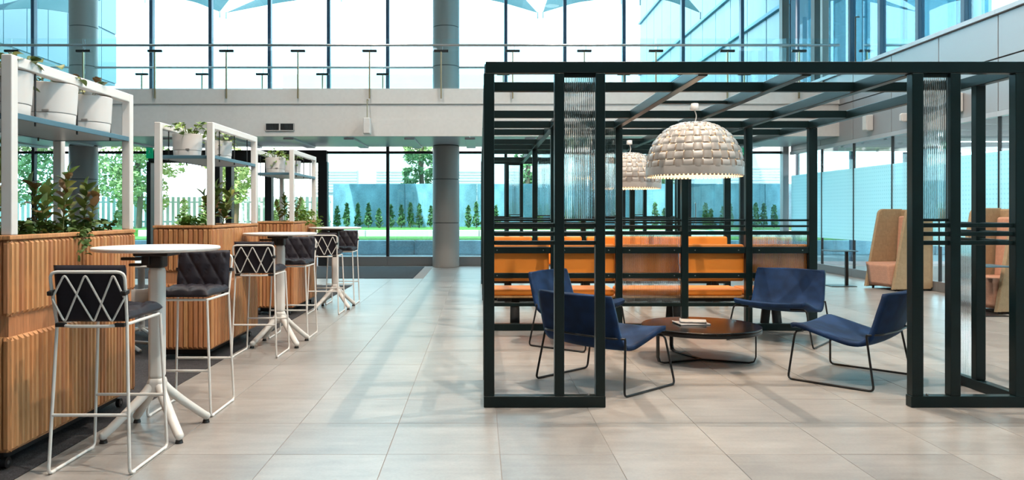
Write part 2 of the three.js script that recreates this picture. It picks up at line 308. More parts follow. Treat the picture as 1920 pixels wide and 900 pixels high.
// ---- back glazing
const xs = []; for (let k = -8; k <= 5; k++) xs.push(G0 + k * GRID);    // mullion positions
xs.push(RIGHT - 0.02);
{
  const up = structure('window_2', 'tall upper glazing of the back wall with thin mullions coloured with the blue window flare', 'window');
  for (let k = 0; k < xs.length - 1; k++) {
    span('pane', [xs[k] + 0.03, xs[k + 1] - 0.03], [2.92, ROOF], [BACK, BACK + 0.012], M.glass, up, 0);
    span('mullion', [xs[k] - 0.04, xs[k] + 0.04], [2.92, ROOF], [BACK - 0.10, BACK + 0.05], M.mullion, up, 0.006);
  }
  span('mullion', [RIGHT - 0.18, RIGHT - 0.02], [2.92, ROOF], [BACK - 0.15, BACK + 0.05], M.mullionBrown, up, 0.006);
  span('pane', [LEFT, xs[0] - 0.03], [2.92, ROOF], [BACK, BACK + 0.012], M.glass, up, 0);
  const lo = structure('window_1', 'floor level glazing of the back wall looking onto the garden', 'window');
  const doorL = -7.95, doorR = -3.68;                  // the entrance doors stand between these
  const edges = [LEFT, ...xs.filter((x) => x < doorL - 0.3), doorL, doorR, ...xs.filter((x) => x > doorR + 0.3)];
  for (let k = 0; k < edges.length - 1; k++) {
    const a = edges[k], b = edges[k + 1];
    if (a === doorL) continue;
    if (a > 5 && a < 6.2) { /* side door bay is glazed by its own leaf */ }
    span('pane', [a + 0.02, b - 0.02], [0.22, 2.70], [BACK, BACK + 0.012], M.glass, lo, 0);
    span('pane', [a + 0.02, b - 0.02], [2.76, 2.90], [BACK, BACK + 0.012], M.glassClear, lo, 0);
    span('transom', [a, b], [2.70, 2.76], [BACK - 0.05, BACK + 0.05], M.mullionBlack, lo, 0.005);
    span('kerb', [a, b], [0, 0.22], [BACK - 0.14, BACK + 0.10], M.kerb, lo, 0.008);
    if (b < RIGHT - 0.2) span('mullion', [b - 0.035, b + 0.035], [0.22, 2.90], [BACK - 0.08, BACK + 0.05], M.mullionBlack, lo, 0.005);
  }
  span('head', [LEFT, RIGHT], [2.90, 2.97], [BACK - 0.1, BACK + 0.06], M.mullion, lo, 0.005);
  span('mullion', [RIGHT - 0.16, RIGHT - 0.02], [0, 2.90], [BACK - 0.15, BACK + 0.05], M.cladding, lo, 0.005);
  // entrance doors: black frames with clear glass
  const dr = structure('door_1', 'black framed glass entrance doors behind the planters', 'door');
  span('door_head', [doorL, doorR], [2.48, 2.78], [BACK - 0.12, BACK + 0.08], M.mullionBlack, dr, 0.006);
  span('pane', [doorL + 0.1, doorR - 0.1], [2.80, 2.90], [BACK, BACK + 0.012], M.glassClear, dr, 0);
  for (const [a, b] of [[-8.0, -7.90], [-6.42, -6.24], [-6.10, -5.96], [-5.16, -5.0], [-3.88, -3.66]]) span('door_post', [a, b], [0, 2.5], [BACK - 0.14, BACK + 0.08], M.mullionBlack, dr, 0.006);
  for (const [a, b] of [[-7.90, -6.42], [-5.96, -5.16], [-5.0, -3.88]]) span('pane', [a, b], [0.05, 2.48], [BACK, BACK + 0.012], M.glassClear, dr, 0);
  // side door on the right with its tall pull handle
  const d2 = structure('door_2', 'black framed glass garden door seen through the pavilion', 'door');
  for (const x of [5.02, 6.30]) span('door_post', [x - 0.055, x + 0.055], [0, 2.68], [BACK - 0.2, BACK - 0.09], M.mullionBlack, d2, 0.006);
  span('door_head', [4.97, 6.355], [2.56, 2.68], [BACK - 0.2, BACK - 0.09], M.mullionBlack, d2, 0.006);
  span('pane', [5.08, 6.24], [0.1, 2.56], [BACK - 0.155, BACK - 0.143], M.glassClear, d2, 0);
  span('bottom_rail', [5.02, 6.3], [0.01, 0.12], [BACK - 0.2, BACK - 0.09], M.mullionBlack, d2, 0.006);
  mesh('pull_handle', rod([[5.16, 1.0, -BACK + 0.2], [5.16, 1.0, -BACK + 0.26], [5.16, 1.5, -BACK + 0.26], [5.16, 1.5, -BACK + 0.2]], 0.014, 0.02), M.steel, d2);
}

// ---- walkway that crosses the hall in front of the upper glazing
const WF = 15.9;
{
  const w = structure('walkway', 'white walkway bridge with stepped fascia crossing the hall', 'walkway');
  const cuts = [LEFT, -9.6, -6.7, -3.8, -0.9, 2.0, 4.9, RIGHT];
  for (let k = 0; k < cuts.length - 1; k++) {
    const X = [cuts[k], cuts[k + 1]];
    span('fascia_panel', X, [3.53, 3.845], [WF, WF + 0.06], M.plaster, w, 0);
    span('fascia_panel', X, [3.22, 3.53], [WF + 0.04, WF + 0.08], M.plaster, w, 0);
    span('fascia_panel', X, [2.86, 3.22], [WF + 0.015, WF + 0.06], M.plaster, w, 0);
  }
  span('deck', [LEFT, RIGHT], [3.50, 3.78], [WF + 0.08, BACK - 0.15], M.plaster, w, 0);
  for (let k = 0, x = LEFT; x < RIGHT - 0.1; k++, x += 2.56) span('soffit_panel', [x, Math.min(x + 2.55, RIGHT)], [2.86, 2.90], [WF + 0.02, BACK - 0.12], M.soffit, w, 0.003);
  for (let k = 0, x = LEFT + 1.28; x < RIGHT - 0.1; k++, x += 1.28) mesh('soffit_fin', cbox(0.22, 0.05, 2.2, 0.01), M.soffit, w, [x, 2.845, -17.35]);
}
function balustrade(label, posts, d, yTop, yGlass, yRail, yClamp, yFoot, x0, x1, arm) {
  const b = thing('glass_balustrade', label, 'balustrade', [0, 0, -d]);
  mesh('handrail', rod([[x0, yRail, 0.07], [x1, yRail, 0.07]], 0.027, 0.01, false, 10), M.steel, b);
  for (let k = 0; k < posts.length; k++) {
    const x = posts[k];
    mesh('post', cbox(0.028, yClamp - yFoot, 0.045, 0.004), M.bronze, b, [x, (yClamp + yFoot) / 2, 0.035]);
    const c = mesh('clamp', cbox(0.30 * arm, 0.05, 0.06, 0.01), M.blackMetal, b, [x, yClamp, 0.03]);
    mesh('rail_bracket', rod([[0.03, 0, 0.02], [0.03, yRail - yClamp, 0.04]], 0.006, 0.01, false, 6), M.steel, c);
    const xe = k + 1 < posts.length ? posts[k + 1] : x1;
    if (xe - x > 0.3) mesh('glass_panel', pbox(xe - x - 0.04, yTop - yGlass, 0.012), M.glassRail, b, [(x + xe) / 2, (yTop + yGlass) / 2, 0]);
  }
  return b;
}
{ const p = []; for (let k = -8; k <= 5; k++) p.push(-0.79 + k * 1.475);
  balustrade('front glass balustrade of the walkway, its posts fixed to the white fascia', p, WF - 0.03, 4.87, 3.86, 4.72, 4.61, 3.63, LEFT, RIGHT - 0.05, 1);
  const q = []; for (let k = -7; k <= 5; k++) q.push(-0.86 + k * 1.42);
  balustrade('rear glass balustrade of the walkway close to the upper glazing', q, 18.15, 4.82, 3.80, 4.69, 4.54, 3.78, LEFT, RIGHT - 0.15, 1); }

balustrade('short glass balustrade of the upper office floor above the clad fascia', [7.98, 9.2], WF - 0.03, 4.87, 4.2, 4.72, 4.61, 4.1, 7.9, 10.4, 1);

// ---- round clad columns
function column(x, label) {
  const c = structure('wall_column' + (x > -5 ? '' : '_far'), label, 'column'); c.position.set(x, 0, -18.13);
  const R = 0.315, seg = [[0.0, 1.03], [1.045, 2.05], [2.065, 2.84]];
  for (const [a, b] of seg) mesh('column_panel', lathe([[R - 0.02, a], [R, a + 0.004], [R, b - 0.004], [R - 0.02, b]], 48), M.column, c);
  mesh('column_core', new THREE.CylinderGeometry(R - 0.012, R - 0.012, ROOF, 32), M.columnJoint, c, [0, ROOF / 2, 0]);
  for (const [a, b] of [[3.78, 4.70], [4.715, 5.62], [5.635, 7.2], [7.215, ROOF]]) mesh('column_panel', lathe([[R - 0.02, a], [R, a + 0.004], [R, b - 0.004], [R - 0.02, b]], 48), M.column, c);
}
column(-0.79, 'round grey clad column beside the dark pavilion');
column(-9.34, 'round grey clad column behind the large planter');

// ---- right side: clad fascia over glazed rooms
{
  const r = structure('wall_right', 'grey metal clad fascia above the glazed meeting rooms', 'wall');
  const ds = [-5, -2.4, 0.2, 2.45, 4.9, 7.35, 9.6, 11.04, 12.47, 13.9, 15.33, 16.8, 18.4];
  for (let k = 0; k < ds.length - 1; k++) {
    const d0 = ds[k] + 0.008, d1 = ds[k + 1] - 0.008;
    span('cladding_panel', [RIGHT, RIGHT + 0.05], [2.74, 3.49], [d0, d1], M.cladding, r, 0.004);
    span('cladding_panel', [RIGHT, RIGHT + 0.05], [3.51, 4.12], [d0, d1], M.cladding, r, 0.004);
    span('head_trim', [RIGHT - 0.02, RIGHT + 0.06], [2.66, 2.735], [ds[k], ds[k + 1]], M.soffit, r, 0.004);
    span('capping', [RIGHT - 0.05, RIGHT + 0.25], [4.13, 4.2], [ds[k], ds[k + 1]], M.soffit, r, 0.004);
  }
  span('backing', [RIGHT + 0.05, RIGHT + 0.2], [2.7, 4.13], [FRONT, 18.4], M.columnJoint, r, 0);
  const g = structure('window_3', 'glazed wall of the meeting rooms with dotted frosted band', 'window');
  const gs = [-4.5, -3.05, -1.6, -0.2, 1.25, 2.65, 4.05, 5.4, 6.75, 8.18, 9.61, 11.04, 12.47, 13.9, 15.33, 16.76, 18.4];
  for (let k = 0; k < gs.length - 1; k++) {
    const d0 = gs[k] + 0.012, d1 = gs[k + 1] - 0.012;
    span('pane', [RIGHT + 0.02, RIGHT + 0.032], [0.16, 2.66], [d0, d1], M.glassClear, g, 0);
    span('frosted_film', [RIGHT + 0.012, RIGHT + 0.016], [0.73, 2.16], [d0, d1], M.film, g, 0);
    span('glazing_joint', [RIGHT, RIGHT + 0.05], [0.16, 2.66], [gs[k] - 0.012, gs[k] + 0.012], M.mullionBlack, g, 0.003);
    span('kerb', [RIGHT - 0.03, RIGHT + 0.08], [0, 0.16], [gs[k], gs[k + 1]], M.kerb, g, 0.005);
  }
  // the rooms behind the glass
  const b = structure('wall_room_back', 'outer windows of the meeting rooms behind the glass', 'wall');
  span('wall_panel', [12.6, 12.8], [0, 0.6], [FRONT, BACK], M.building, b, 0); for (let d = FRONT; d < BACK - 1; d += 2.36) { span('outer_pane', [12.68, 12.69], [0.6, 2.86], [d + 0.05, d + 2.31], M.glassClear, b, 0); span('outer_mullion', [12.6, 12.78], [0.6, 2.86], [d - 0.05, d + 0.05], M.mullion, b, 0); }
  const c = structure('ceiling_room', 'dark slatted ceiling of the meeting rooms behind the glass', 'ceiling');
  span('ceiling_panel', [RIGHT + 0.2, 12.8], [2.86, 3.0], [FRONT, BACK], M.cladding, c, 0);
  for (let d = 6; d < 18; d += 0.9) span('ceiling_baffle', [RIGHT + 0.5, 12.4], [2.70, 2.86], [d, d + 0.12], M.louvre, c, 0.01);
  for (let k = 0; k < 5; k++) {
    const d = 7.4 + 2.4 * k, l = thing('linear_ceiling_light', 'long white linear light under the meeting room ceiling', 'ceiling light', [10, 2.66, -d], 0, 'linear lights in the meeting rooms');
    mesh('housing', cbox(2.4, 0.06, 0.12, 0.01), M.white, l); mesh('diffuser', pbox(2.34, 0.012, 0.09), std(0xffffff, 0.5, { emissive: lin(0.9, 0.96, 1), emissiveIntensity: 3 }), l, [0, -0.036, 0]);
    const a = new THREE.RectAreaLight(0xeef6ff, 9, 2.3, 0.5); a.name = 'light'; a.position.set(0, -0.06, 0); a.rotation.x = -Math.PI / 2; l.add(a);
  }
  for (const [y0, y1, mat] of [[0.1, 2.86, M.glass], [4.1, ROOF, M.glassDeep]]) for (let k = 0; k < 4; k++) {
    const x = RIGHT + 0.25 + k * 1.3; span('end_pane', [x + 0.03, x + 1.27], [y0, y1], [BACK, BACK + 0.012], mat, b, 0); span('end_mullion', [x - 0.03, x + 0.03], [y0, y1], [BACK - 0.05, BACK + 0.05], M.mullion, b, 0);
  }
  // upper glazing on that side, and the office floor behind it
  const u = structure('window_4', 'upper glazing of the office floor above the clad fascia', 'window');
  for (const d of [2.6, 5.4, 8.2, 10.6, 12.4, 13.7, 15.0, 16.2]) span('mullion', [RIGHT + 0.34, RIGHT + 0.46], [4.2, ROOF], [d - 0.05, d + 0.05], M.mullion, u, 0.006);
  const us = [FRONT, -0.5, 2.6, 5.4, 8.2, 10.6, 12.4, 13.7, 15.0, 16.2, 18.4];
  for (let k = 0; k < us.length - 1; k++) span('pane', [RIGHT + 0.4, RIGHT + 0.412], [4.2, ROOF], [us[k] + 0.05, us[k + 1] - 0.05], M.glass, u, 0);
  span('post', [RIGHT + 0.05, RIGHT + 0.25], [4.2, ROOF], [17.2, 17.4], M.mullionBrown, u, 0.008);
  span('post', [RIGHT - 0.04, RIGHT + 0.1], [3.85, ROOF], [16.6, 16.72], M.column, u, 0.008);
  mesh('pull_handle', rod([[RIGHT + 0.36, 4.1, -15.8], [RIGHT + 0.28, 4.1, -15.8], [RIGHT + 0.28, 5.3, -15.8], [RIGHT + 0.36, 5.3, -15.8]], 0.016, 0.02), M.mullionBrown, u);
  const o = structure('wall_office', 'outer windows of the upper office floor', 'wall');
  for (let d = FRONT; d < BACK - 1; d += 2.36) { span('outer_pane', [12.88, 12.89], [4.1, ROOF], [d + 0.04, d + 2.32], M.glassDeep, o, 0); span('outer_mullion', [12.8, 12.95], [4.1, ROOF], [d - 0.04, d + 0.04], M.mullion, o, 0); }
  span('floor_slab', [RIGHT + 0.2, 13], [3.0, 4.1], [FRONT, BACK + 0.1], M.plaster, o, 0);
  for (const d of [7.0, 11.3, 14.4]) mesh('office_column', new THREE.CylinderGeometry(0.22, 0.22, ROOF - 4.1, 24), M.cladding, o, [9.2, (ROOF + 4.1) / 2, -d]);
}

// ------------------------------------------------------------------ small fittings on the building
{
  const g = thing('air_grille', 'black slotted air grille in the white walkway fascia', 'grille', [-4.13, 3.05, -WF]);
  mesh('backing', cbox(0.60, 0.15, 0.02, 0.004), M.black, g, [0, 0, 0.0]);
  for (const s of [-1, 1]) { mesh('frame', join([pbox(0.29, 0.012, 0.02).clone().translate(0, 0.075, 0), pbox(0.29, 0.012, 0.02).clone().translate(0, -0.075, 0), pbox(0.012, 0.162, 0.02).clone().translate(0.142, 0, 0), pbox(0.012, 0.162, 0.02).clone().translate(-0.142, 0, 0)]), M.plaster, g, [s * 0.15, 0, 0.012]);
    for (let k = 0; k < 10; k++) mesh('slat', pbox(0.006, 0.14, 0.016), M.blackMetal, g, [s * 0.15 - 0.126 + k * 0.028, 0, 0.012], [0, 0.5, 0]); }
  const sp = thing('hanging_speaker', 'white box speaker hanging from the walkway fascia', 'speaker', [-2.30, 2.9, -WF + 0.16]);
  mesh('cabinet', cbox(0.15, 0.34, 0.16, 0.02), M.white, sp, [0, 0.15, 0]); mesh('grille_cloth', cbox(0.125, 0.30, 0.012, 0.005), M.plaster, sp, [0, 0.15, 0.082]);
  mesh('hanger', rod([[0, 0.32, 0], [0, 0.70, 0], [0, 0.70, -0.2]], 0.009, 0.03), M.bronze, sp);
  for (const [d, y, w, h, label] of [[14.6, 2.98, 0.17, 0.3, 'white box speaker on the grey clad fascia'], [13.35, 2.93, 0.09, 0.15, 'small white sensor box on the grey clad fascia'], [11.9, 2.98, 0.17, 0.3, 'white box speaker on the clad fascia behind the ribbed screen']]) {
    const s = thing('wall_speaker', label, 'speaker', [RIGHT, y, -d], -Math.PI / 2);
    mesh('cabinet', cbox(w, h, 0.13, 0.02), M.white, s, [0, 0, 0.07]); mesh('grille_cloth', cbox(w - 0.03, h - 0.04, 0.01, 0.004), M.plaster, s, [0, 0, 0.138]);
  }
  const cam = thing('ceiling_camera', 'small dark dome camera under the walkway soffit', 'camera', [5.7, 2.86, -16.9]);
  mesh('mount', new THREE.CylinderGeometry(0.06, 0.07, 0.04, 24), M.white, cam, [0, -0.02, 0]); mesh('dome', new THREE.SphereGeometry(0.05, 24, 12, 0, 7, Math.PI / 2, Math.PI / 2), M.black, cam, [0, -0.04, 0]);
  for (const [x, y, label, w] of [[-7.86, 2.72, 'green exit sign over the entrance doors', 0.16], [6.24, 2.74, 'green exit sign over the garden door', 0.3]]) {
    const e = thing('exit_sign', label, 'sign', [x, y, -BACK + 0.28]);
    mesh('box', cbox(w, 0.30 * (w > 0.2 ? 0.6 : 1), 0.05, 0.006), M.exitGreen, e);
    mesh('hanger', rod([[0, 0.09, 0], [0, 2.86 - y, 0]], 0.008, 0.01), M.steel, e);
    // running figure mark in white
    const s = w * 0.25, fig = join([pbox(s * 0.35, s * 0.35, 0.004).clone().translate(0, s * 0.75, 0), pbox(s * 0.4, s * 0.8, 0.004).clone().rotateZ(-0.3).translate(0, s * 0.15, 0), pbox(s * 0.2, s * 0.8, 0.004).clone().rotateZ(0.7).translate(s * 0.3, -s * 0.5, 0), pbox(s * 0.2, s * 0.8, 0.004).clone().rotateZ(-0.7).translate(-s * 0.3, -s * 0.5, 0)]);
    mesh('figure_mark', fig, M.signWhite, e, [0, 0, 0.027]);
  }
}
// unseen ceiling lamps: strong pair follows the beam shadows, others added as fill
for (const [x, d, power] of [[1.3, 2.4, 150], [2.5, 6.2, 150], [5.6, 3.2, 45], [-1.0, 3.4, 60], [-0.8, 8.6, 50], [5.2, 9.4, 55], [-5.2, 7.6, 50], [-3.0, 11.6, 60], [2.4, 11.8, 60]]) {
  const l = thing('unseen_hall_lamp', 'unseen round lamp under the hall ceiling, placed to light the hall', 'lamp', [x, ROOF - 0.9, -d], 0, 'high bay lamps under the ceiling');
  mesh('housing', lathe([[0, 0.5], [0.10, 0.5], [0.12, 0.2], [0.26, 0.0], [0.24, 0.0], [0.1, 0.18]], 32), M.white, l);
  mesh('hanger', rod([[0, 0.5, 0], [0, 0.9, 0]], 0.012, 0.01), M.steel, l);
  mesh('lens', new THREE.CylinderGeometry(0.23, 0.23, 0.01, 32), std(0xffffff, 0.5, { emissive: lin(1, 0.93, 0.84), emissiveIntensity: 4 }), l, [0, 0.01, 0]);
  const s = new THREE.SpotLight(0xffedda, power, 0, 1.25, 0.4, 2); s.name = 'light'; s.position.set(0, -0.02, 0); s.target.position.set(0, -5, 0); s.shadow.radius = 1; l.add(s, s.target);
}

// ------------------------------------------------------------------ dark timber pavilion
const PX0 = 0.04, PX1 = 3.66, PT = 2.276, BAY = [0.075, 0.81, 1.515, 2.23, 2.925, 3.62];
const D1 = 5.05, D2 = 8.33, D3 = 11.2, D4 = 14.6, S = 0.07;
function ribbedGeo(w, h) {                              // ribbed glass: flat back, rounded ribs in front
  const n = Math.max(4, Math.round(w / 0.0125)), s = new THREE.Shape(); s.moveTo(-w / 2, -0.004); s.lineTo(w / 2, -0.004);
  for (let k = n * 6; k >= 0; k--) s.lineTo(-w / 2 + k / (n * 6) * w, 0.001 + 0.0035 * Math.abs(Math.sin(k / 6 * Math.PI)));
  const g = new THREE.ExtrudeGeometry(s, { depth: h, bevelEnabled: false }); g.rotateX(-Math.PI / 2); return g;
}
{
  const p = thing('pavilion', 'long dark green timber pavilion of open frames, rails and ribbed glass', 'pavilion', [1.85, 0, -D1]);
  const bar = (name, X, Y, D, mat = M.frame) => span(name, X, Y, D, mat, p, 0.005);
  const rail3 = (X, D) => { for (const y of [1.199, 1.142, 1.083]) bar('rail', X, [y - 0.0145, y + 0.0145], D); };
  const glass = (X, Y, d) => mesh('ribbed_glass', ribbedGeo(X[1] - X[0], Y[1] - Y[0]), M.ribbed, p, [(X[0] + X[1]) / 2 - p.position.x, Y[0], -d - p.position.z]);
  const glassSide = (x, Y, D) => mesh('ribbed_glass', ribbedGeo(D[1] - D[0], Y[1] - Y[0]), M.ribbed, p, [x - p.position.x, Y[0], -(D[0] + D[1]) / 2 - p.position.z], [0, -Math.PI / 2, 0]);
  // front and rear end frames: a screen module at either corner
  for (const [d, e] of [[D1, 1], [D4 - S, -1]]) {
    bar('beam', [PX0, PX1], [PT - 0.075, PT], [d, d + S]);
    const D = [d, d + S], Din = [d + 0.02, d + 0.05];
    for (const X of [[0.028, 0.098], [0.494, 0.558], [0.764, 0.827], [2.845, 2.92], [3.098, 3.165], [3.525, 3.66]]) bar('post', X, [0.075, PT - 0.075], D);
    bar('base_rail', [0.028, 0.83], [0, 0.075], D); bar('base_rail', [2.838, 3.66], [0, 0.075], D);
    for (const X of [[0.098, 0.494], [0.558, 0.764], [2.92, 3.098], [3.165, 3.525]]) rail3(X, Din);
    for (const X of [[0.558, 0.764], [2.92, 3.098]]) {
      bar('rail', X, [1.225, 1.243], Din); bar('rail', X, [2.176, 2.201], Din);
      glass(X, [1.243, 2.176], d + 0.035);
    }
    // return modules along either side
    const d0 = e > 0 ? d + S : d - 0.78, d1 = e > 0 ? d + 0.85 : d, far = e > 0 ? [d1 - S, d1] : [d0, d0 + S], mid = e > 0 ? d + 0.51 : d - 0.47;
    for (const X of [[0.028, 0.098], [3.575, 3.645]]) {
      const xi = [X[0] + 0.02, X[1] - 0.02];
      bar('base_rail', X, [0, 0.075], [d0, d1]); bar('post', X, [0.075, PT - 0.075], far); bar('post', X, [0.075, PT - 0.075], [mid - 0.03, mid + 0.03]);
      const gap = e > 0 ? [mid + 0.03, d1 - S] : [d0 + S, mid - 0.03];
      for (const y of [1.199, 1.142, 1.083]) bar('rail', xi, [y - 0.0145, y + 0.0145], [d0 + (e > 0 ? 0 : S), d1 - (e > 0 ? S : 0)]);
      glassSide((X[0] + X[1]) / 2, [0.08, 1.066], gap);
    }
  }
  // inner frames that carry the benches: five bays of rails
  for (const [d, low] of [[D2, [2, 4]], [D3, [2]]]) {
    const D = [d, d + S], Din = [d + 0.015, d + 0.05];
    bar('beam', [PX0, PX1], [PT - 0.075, PT], D); bar('base_rail', [PX0, PX1], [0, 0.075], D);
    BAY.forEach((x, k) => bar('post', [x - (k === 5 ? 0.045 : 0.037), x + (k === 5 ? 0.045 : 0.037)], [0.075, PT - 0.075], D));
    for (let k = 0; k < 5; k++) {
      const X = [BAY[k] + 0.037, BAY[k + 1] - 0.037];
      for (const [y, h] of [[1.198, 0.022], [1.134, 0.022], [1.06, 0.042], [0.873, 0.07], [0.597, 0.058], [0.282, 0.04]]) {
        const r = bar('rail', X, [y - h / 2, y + h / 2], Din);
        if (d === D2 && (y === 0.873 || y === 0.597)) for (const u of [0.12, 0.88]) mesh('bolt', new THREE.CylinderGeometry(0.006, 0.006, 0.006, 10), M.steel, r, [(u - 0.5) * (X[1] - X[0]), 0, 0.019], [Math.PI / 2, 0, 0]);
      }
      if (low.includes(k)) glass(X, [0.302, 1.039], d + 0.058);
      if (k === 1) { bar('rail', X, [1.225, 1.243], Din); glass(X, [1.243, PT - 0.085], d + 0.033); }
    }
  }
  // roof: cross beams and long rafters
  for (const d of [5.82, 7.45, 9.10, 10.35, 12.05, 13.75]) bar('cross_beam', [0.098, 3.56], [PT - 0.075, PT - 0.004], [d, d + 0.055]);
  bar('lamp_bar', [1.53, 2.19], [2.230, 2.256], [6.67, 6.71]); bar('lamp_bar', [1.53, 2.19], [2.230, 2.256], [10.08, 10.12]);
  for (const x of [0.065, 0.795, 1.49, 2.18, 2.87, 3.60]) for (const [a, b] of [[D1 + S, D2], [D2 + S, D3], [D3 + S, D4 - S]]) bar('rafter', [x - 0.032, x + 0.032], [PT - 0.082, PT - 0.002], [a, b]);
  for (const [x, d] of [[0.72, D1 + 0.03], [2.96, D1 + 0.03]]) mesh('bolt', new THREE.CylinderGeometry(0.009, 0.009, 0.012, 12), M.steel, p, [x - p.position.x, 0.081, -d - p.position.z]);
}

// ------------------------------------------------------------------ woven dome pendants
function pendant(x, d, label) {
  const l = thing('pendant_lamp', label, 'lamp', [x, 1.585, -d]);
  const R = 0.402, H = 0.475, NS = 32, NB = 8;
  const prof = (t) => { const a = t * Math.PI / 2; return [R * Math.pow(Math.cos(a), 0.82), 0.075 + (H - 0.075) * Math.pow(Math.sin(a), 1.02)]; };   // t = 0 rim .. 1 top
  const T1 = 0.90;
  const point = (ang, t, off) => { const [r, y] = prof(t), [r2, y2] = prof(Math.min(1, t + 0.01)), n = Math.hypot(r2 - r, y2 - y) || 1, nr = (y2 - y) / n, ny = -(r2 - r) / n; return V(Math.cos(ang) * (r + nr * off), y + ny * off, Math.sin(ang) * (r + nr * off)); };
  const wave = (q) => Math.sign(Math.sin(q)) * Math.pow(Math.abs(Math.sin(q)), 0.35);
  const strips = [0, 1].map((par) => sheet((u, v) => point((u - 0.5) * 2 * Math.PI / NS * 0.93, v * T1, 0.011 * wave((v * NB + par) * Math.PI) + 0.002 * Math.sin(u * Math.PI)), 2, NB * 5, 0.003));
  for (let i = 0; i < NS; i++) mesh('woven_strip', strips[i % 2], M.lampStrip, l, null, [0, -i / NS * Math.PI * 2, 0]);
  for (let j = 0; j < NB; j++) {
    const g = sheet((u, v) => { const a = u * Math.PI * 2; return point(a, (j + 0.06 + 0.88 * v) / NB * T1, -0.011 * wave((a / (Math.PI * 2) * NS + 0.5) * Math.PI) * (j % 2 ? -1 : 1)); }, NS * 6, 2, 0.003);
    mesh('woven_band', g, M.lampBandShaded, l);
  }
  mesh('rim_band', sheet((u, v) => V(Math.cos(-u * Math.PI * 2) * (R + 0.008), 0.018 + 0.07 * v, Math.sin(-u * Math.PI * 2) * (R + 0.008)), 96, 1, 0.005), M.lampStrip, l);
  const teeth = []; for (let k = 0; k < 72; k++) { const a = k / 72 * Math.PI * 2; teeth.push(new THREE.BoxGeometry(0.022, 0.018, 0.004).rotateY(Math.PI / 2 - a).translate(Math.cos(a) * (R + 0.001), 0.015, Math.sin(a) * (R + 0.001))); }
  mesh('scalloped_edge', join(teeth), M.lampStrip, l);
  mesh('crown_cap', lathe([[0, H + 0.012], [0.05, H + 0.01], [0.105, H - 0.012], [0.10, H - 0.02], [0, H - 0.004]], 32), M.lampStrip, l);
  const yr = 2.230 - 1.585;
  mesh('ceiling_rose', lathe([[0, yr], [0.036, yr], [0.038, yr - 0.05], [0.03, yr - 0.056], [0, yr - 0.056]], 28), M.white, l);
  mesh('cord', rod([[0, yr - 0.05, 0], [0.012, yr - 0.08, 0], [0.02, yr - 0.11, 0], [0.01, H + 0.02, 0], [0, H, 0]], 0.005, 0.02, false, 6), M.white, l);
  mesh('socket', new THREE.CylinderGeometry(0.022, 0.022, 0.12, 16), M.white, l, [0, H - 0.07, 0]);
  mesh('bulb', new THREE.SphereGeometry(0.055, 20, 14), M.bulb, l, [0, 0.30, 0]);
  const p = new THREE.PointLight(0xffcf98, 5, 0, 2); p.name = 'light'; p.position.set(0, 0.30, 0); p.shadow.radius = 2.5; l.add(p);
}
pendant(1.87, 6.69, 'large white woven dome pendant lamp over the marble coffee table');
pendant(1.97, 10.1, 'white woven dome pendant lamp over the orange benches');

// ------------------------------------------------------------------ orange benches on the inner frames
function bench(d, turn, label, xs5) {
  const b = thing('bench', label, 'bench', [1.85, 0, -d], turn);
  const W = 0.66, seat = cbox(W, 0.075, 0.46, 0.025), back = new RoundedBoxGeometry(W - 0.02, 0.405, 0.06, 3, 0.028);
  mesh('seat_board', cbox(3.46, 0.022, 0.50, 0.005), M.benchWood, b, [0, 0.352, 0]);
  for (const x of xs5) { mesh('seat_cushion', seat, M.orange, b, [x - 1.85, 0.401, 0]); mesh('backrest_cushion', back, M.orange, b, [x - 1.85, 0.733, -0.27]); }
  for (const x of [-1.45, -0.35, 0.5, 1.45]) for (const s of [-1, 1]) mesh('leg', sheet((u, v) => V(x + (u - 0.5) * 0.09, v * 0.34, s * (0.20 - 0.10 * v)), 1, 1, 0.045), M.black, b);
  mesh('under_beam', cbox(3.3, 0.06, 0.06, 0.006), M.black, b, [0, 0.31, 0]);
}
const mids = [0, 1, 2, 3, 4].map((k) => (BAY[k] + BAY[k + 1]) / 2);
bench(D2 + 0.37, Math.PI, 'orange upholstered bench with its back to the lounge chairs', mids.map((x) => 3.7 - x));
bench(D3 - 0.32, 0, 'orange upholstered bench facing the lounge chairs from the far frame', mids);

// ------------------------------------------------------------------ lounge chairs and coffee table
function loungeShape() {
  const W = 0.715, prof = [[0.33, 0.385], [0.29, 0.392], [0.15, 0.362], [0.0, 0.325], [-0.12, 0.302], [-0.20, 0.31], [-0.265, 0.355], [-0.31, 0.44], [-0.355, 0.56], [-0.395, 0.66], [-0.41, 0.70]];
  const c = new THREE.CatmullRomCurve3(prof.map(([z, y]) => V(0, y, z)));
  return (u, v) => {
    const p = c.getPoint(v), s = (u - 0.5) * 2, w = W * (0.94 - 0.0 * v + 0.06 * Math.sin(v * Math.PI)) * (v < 0.06 ? 0.95 + 0.05 * v / 0.06 : 1) * (v > 0.95 ? 1 - (v - 0.95) * 0.5 : 1);
    const wrap = s * s; return V(s * w / 2, p.y + wrap * (0.03 * (1 - v)) - (v < 0.1 ? 0.012 * (1 - v / 0.1) * wrap : 0), p.z + wrap * (v > 0.5 ? 0.06 * (v - 0.5) * 2 : 0));
  };
}
const chairFn = loungeShape();
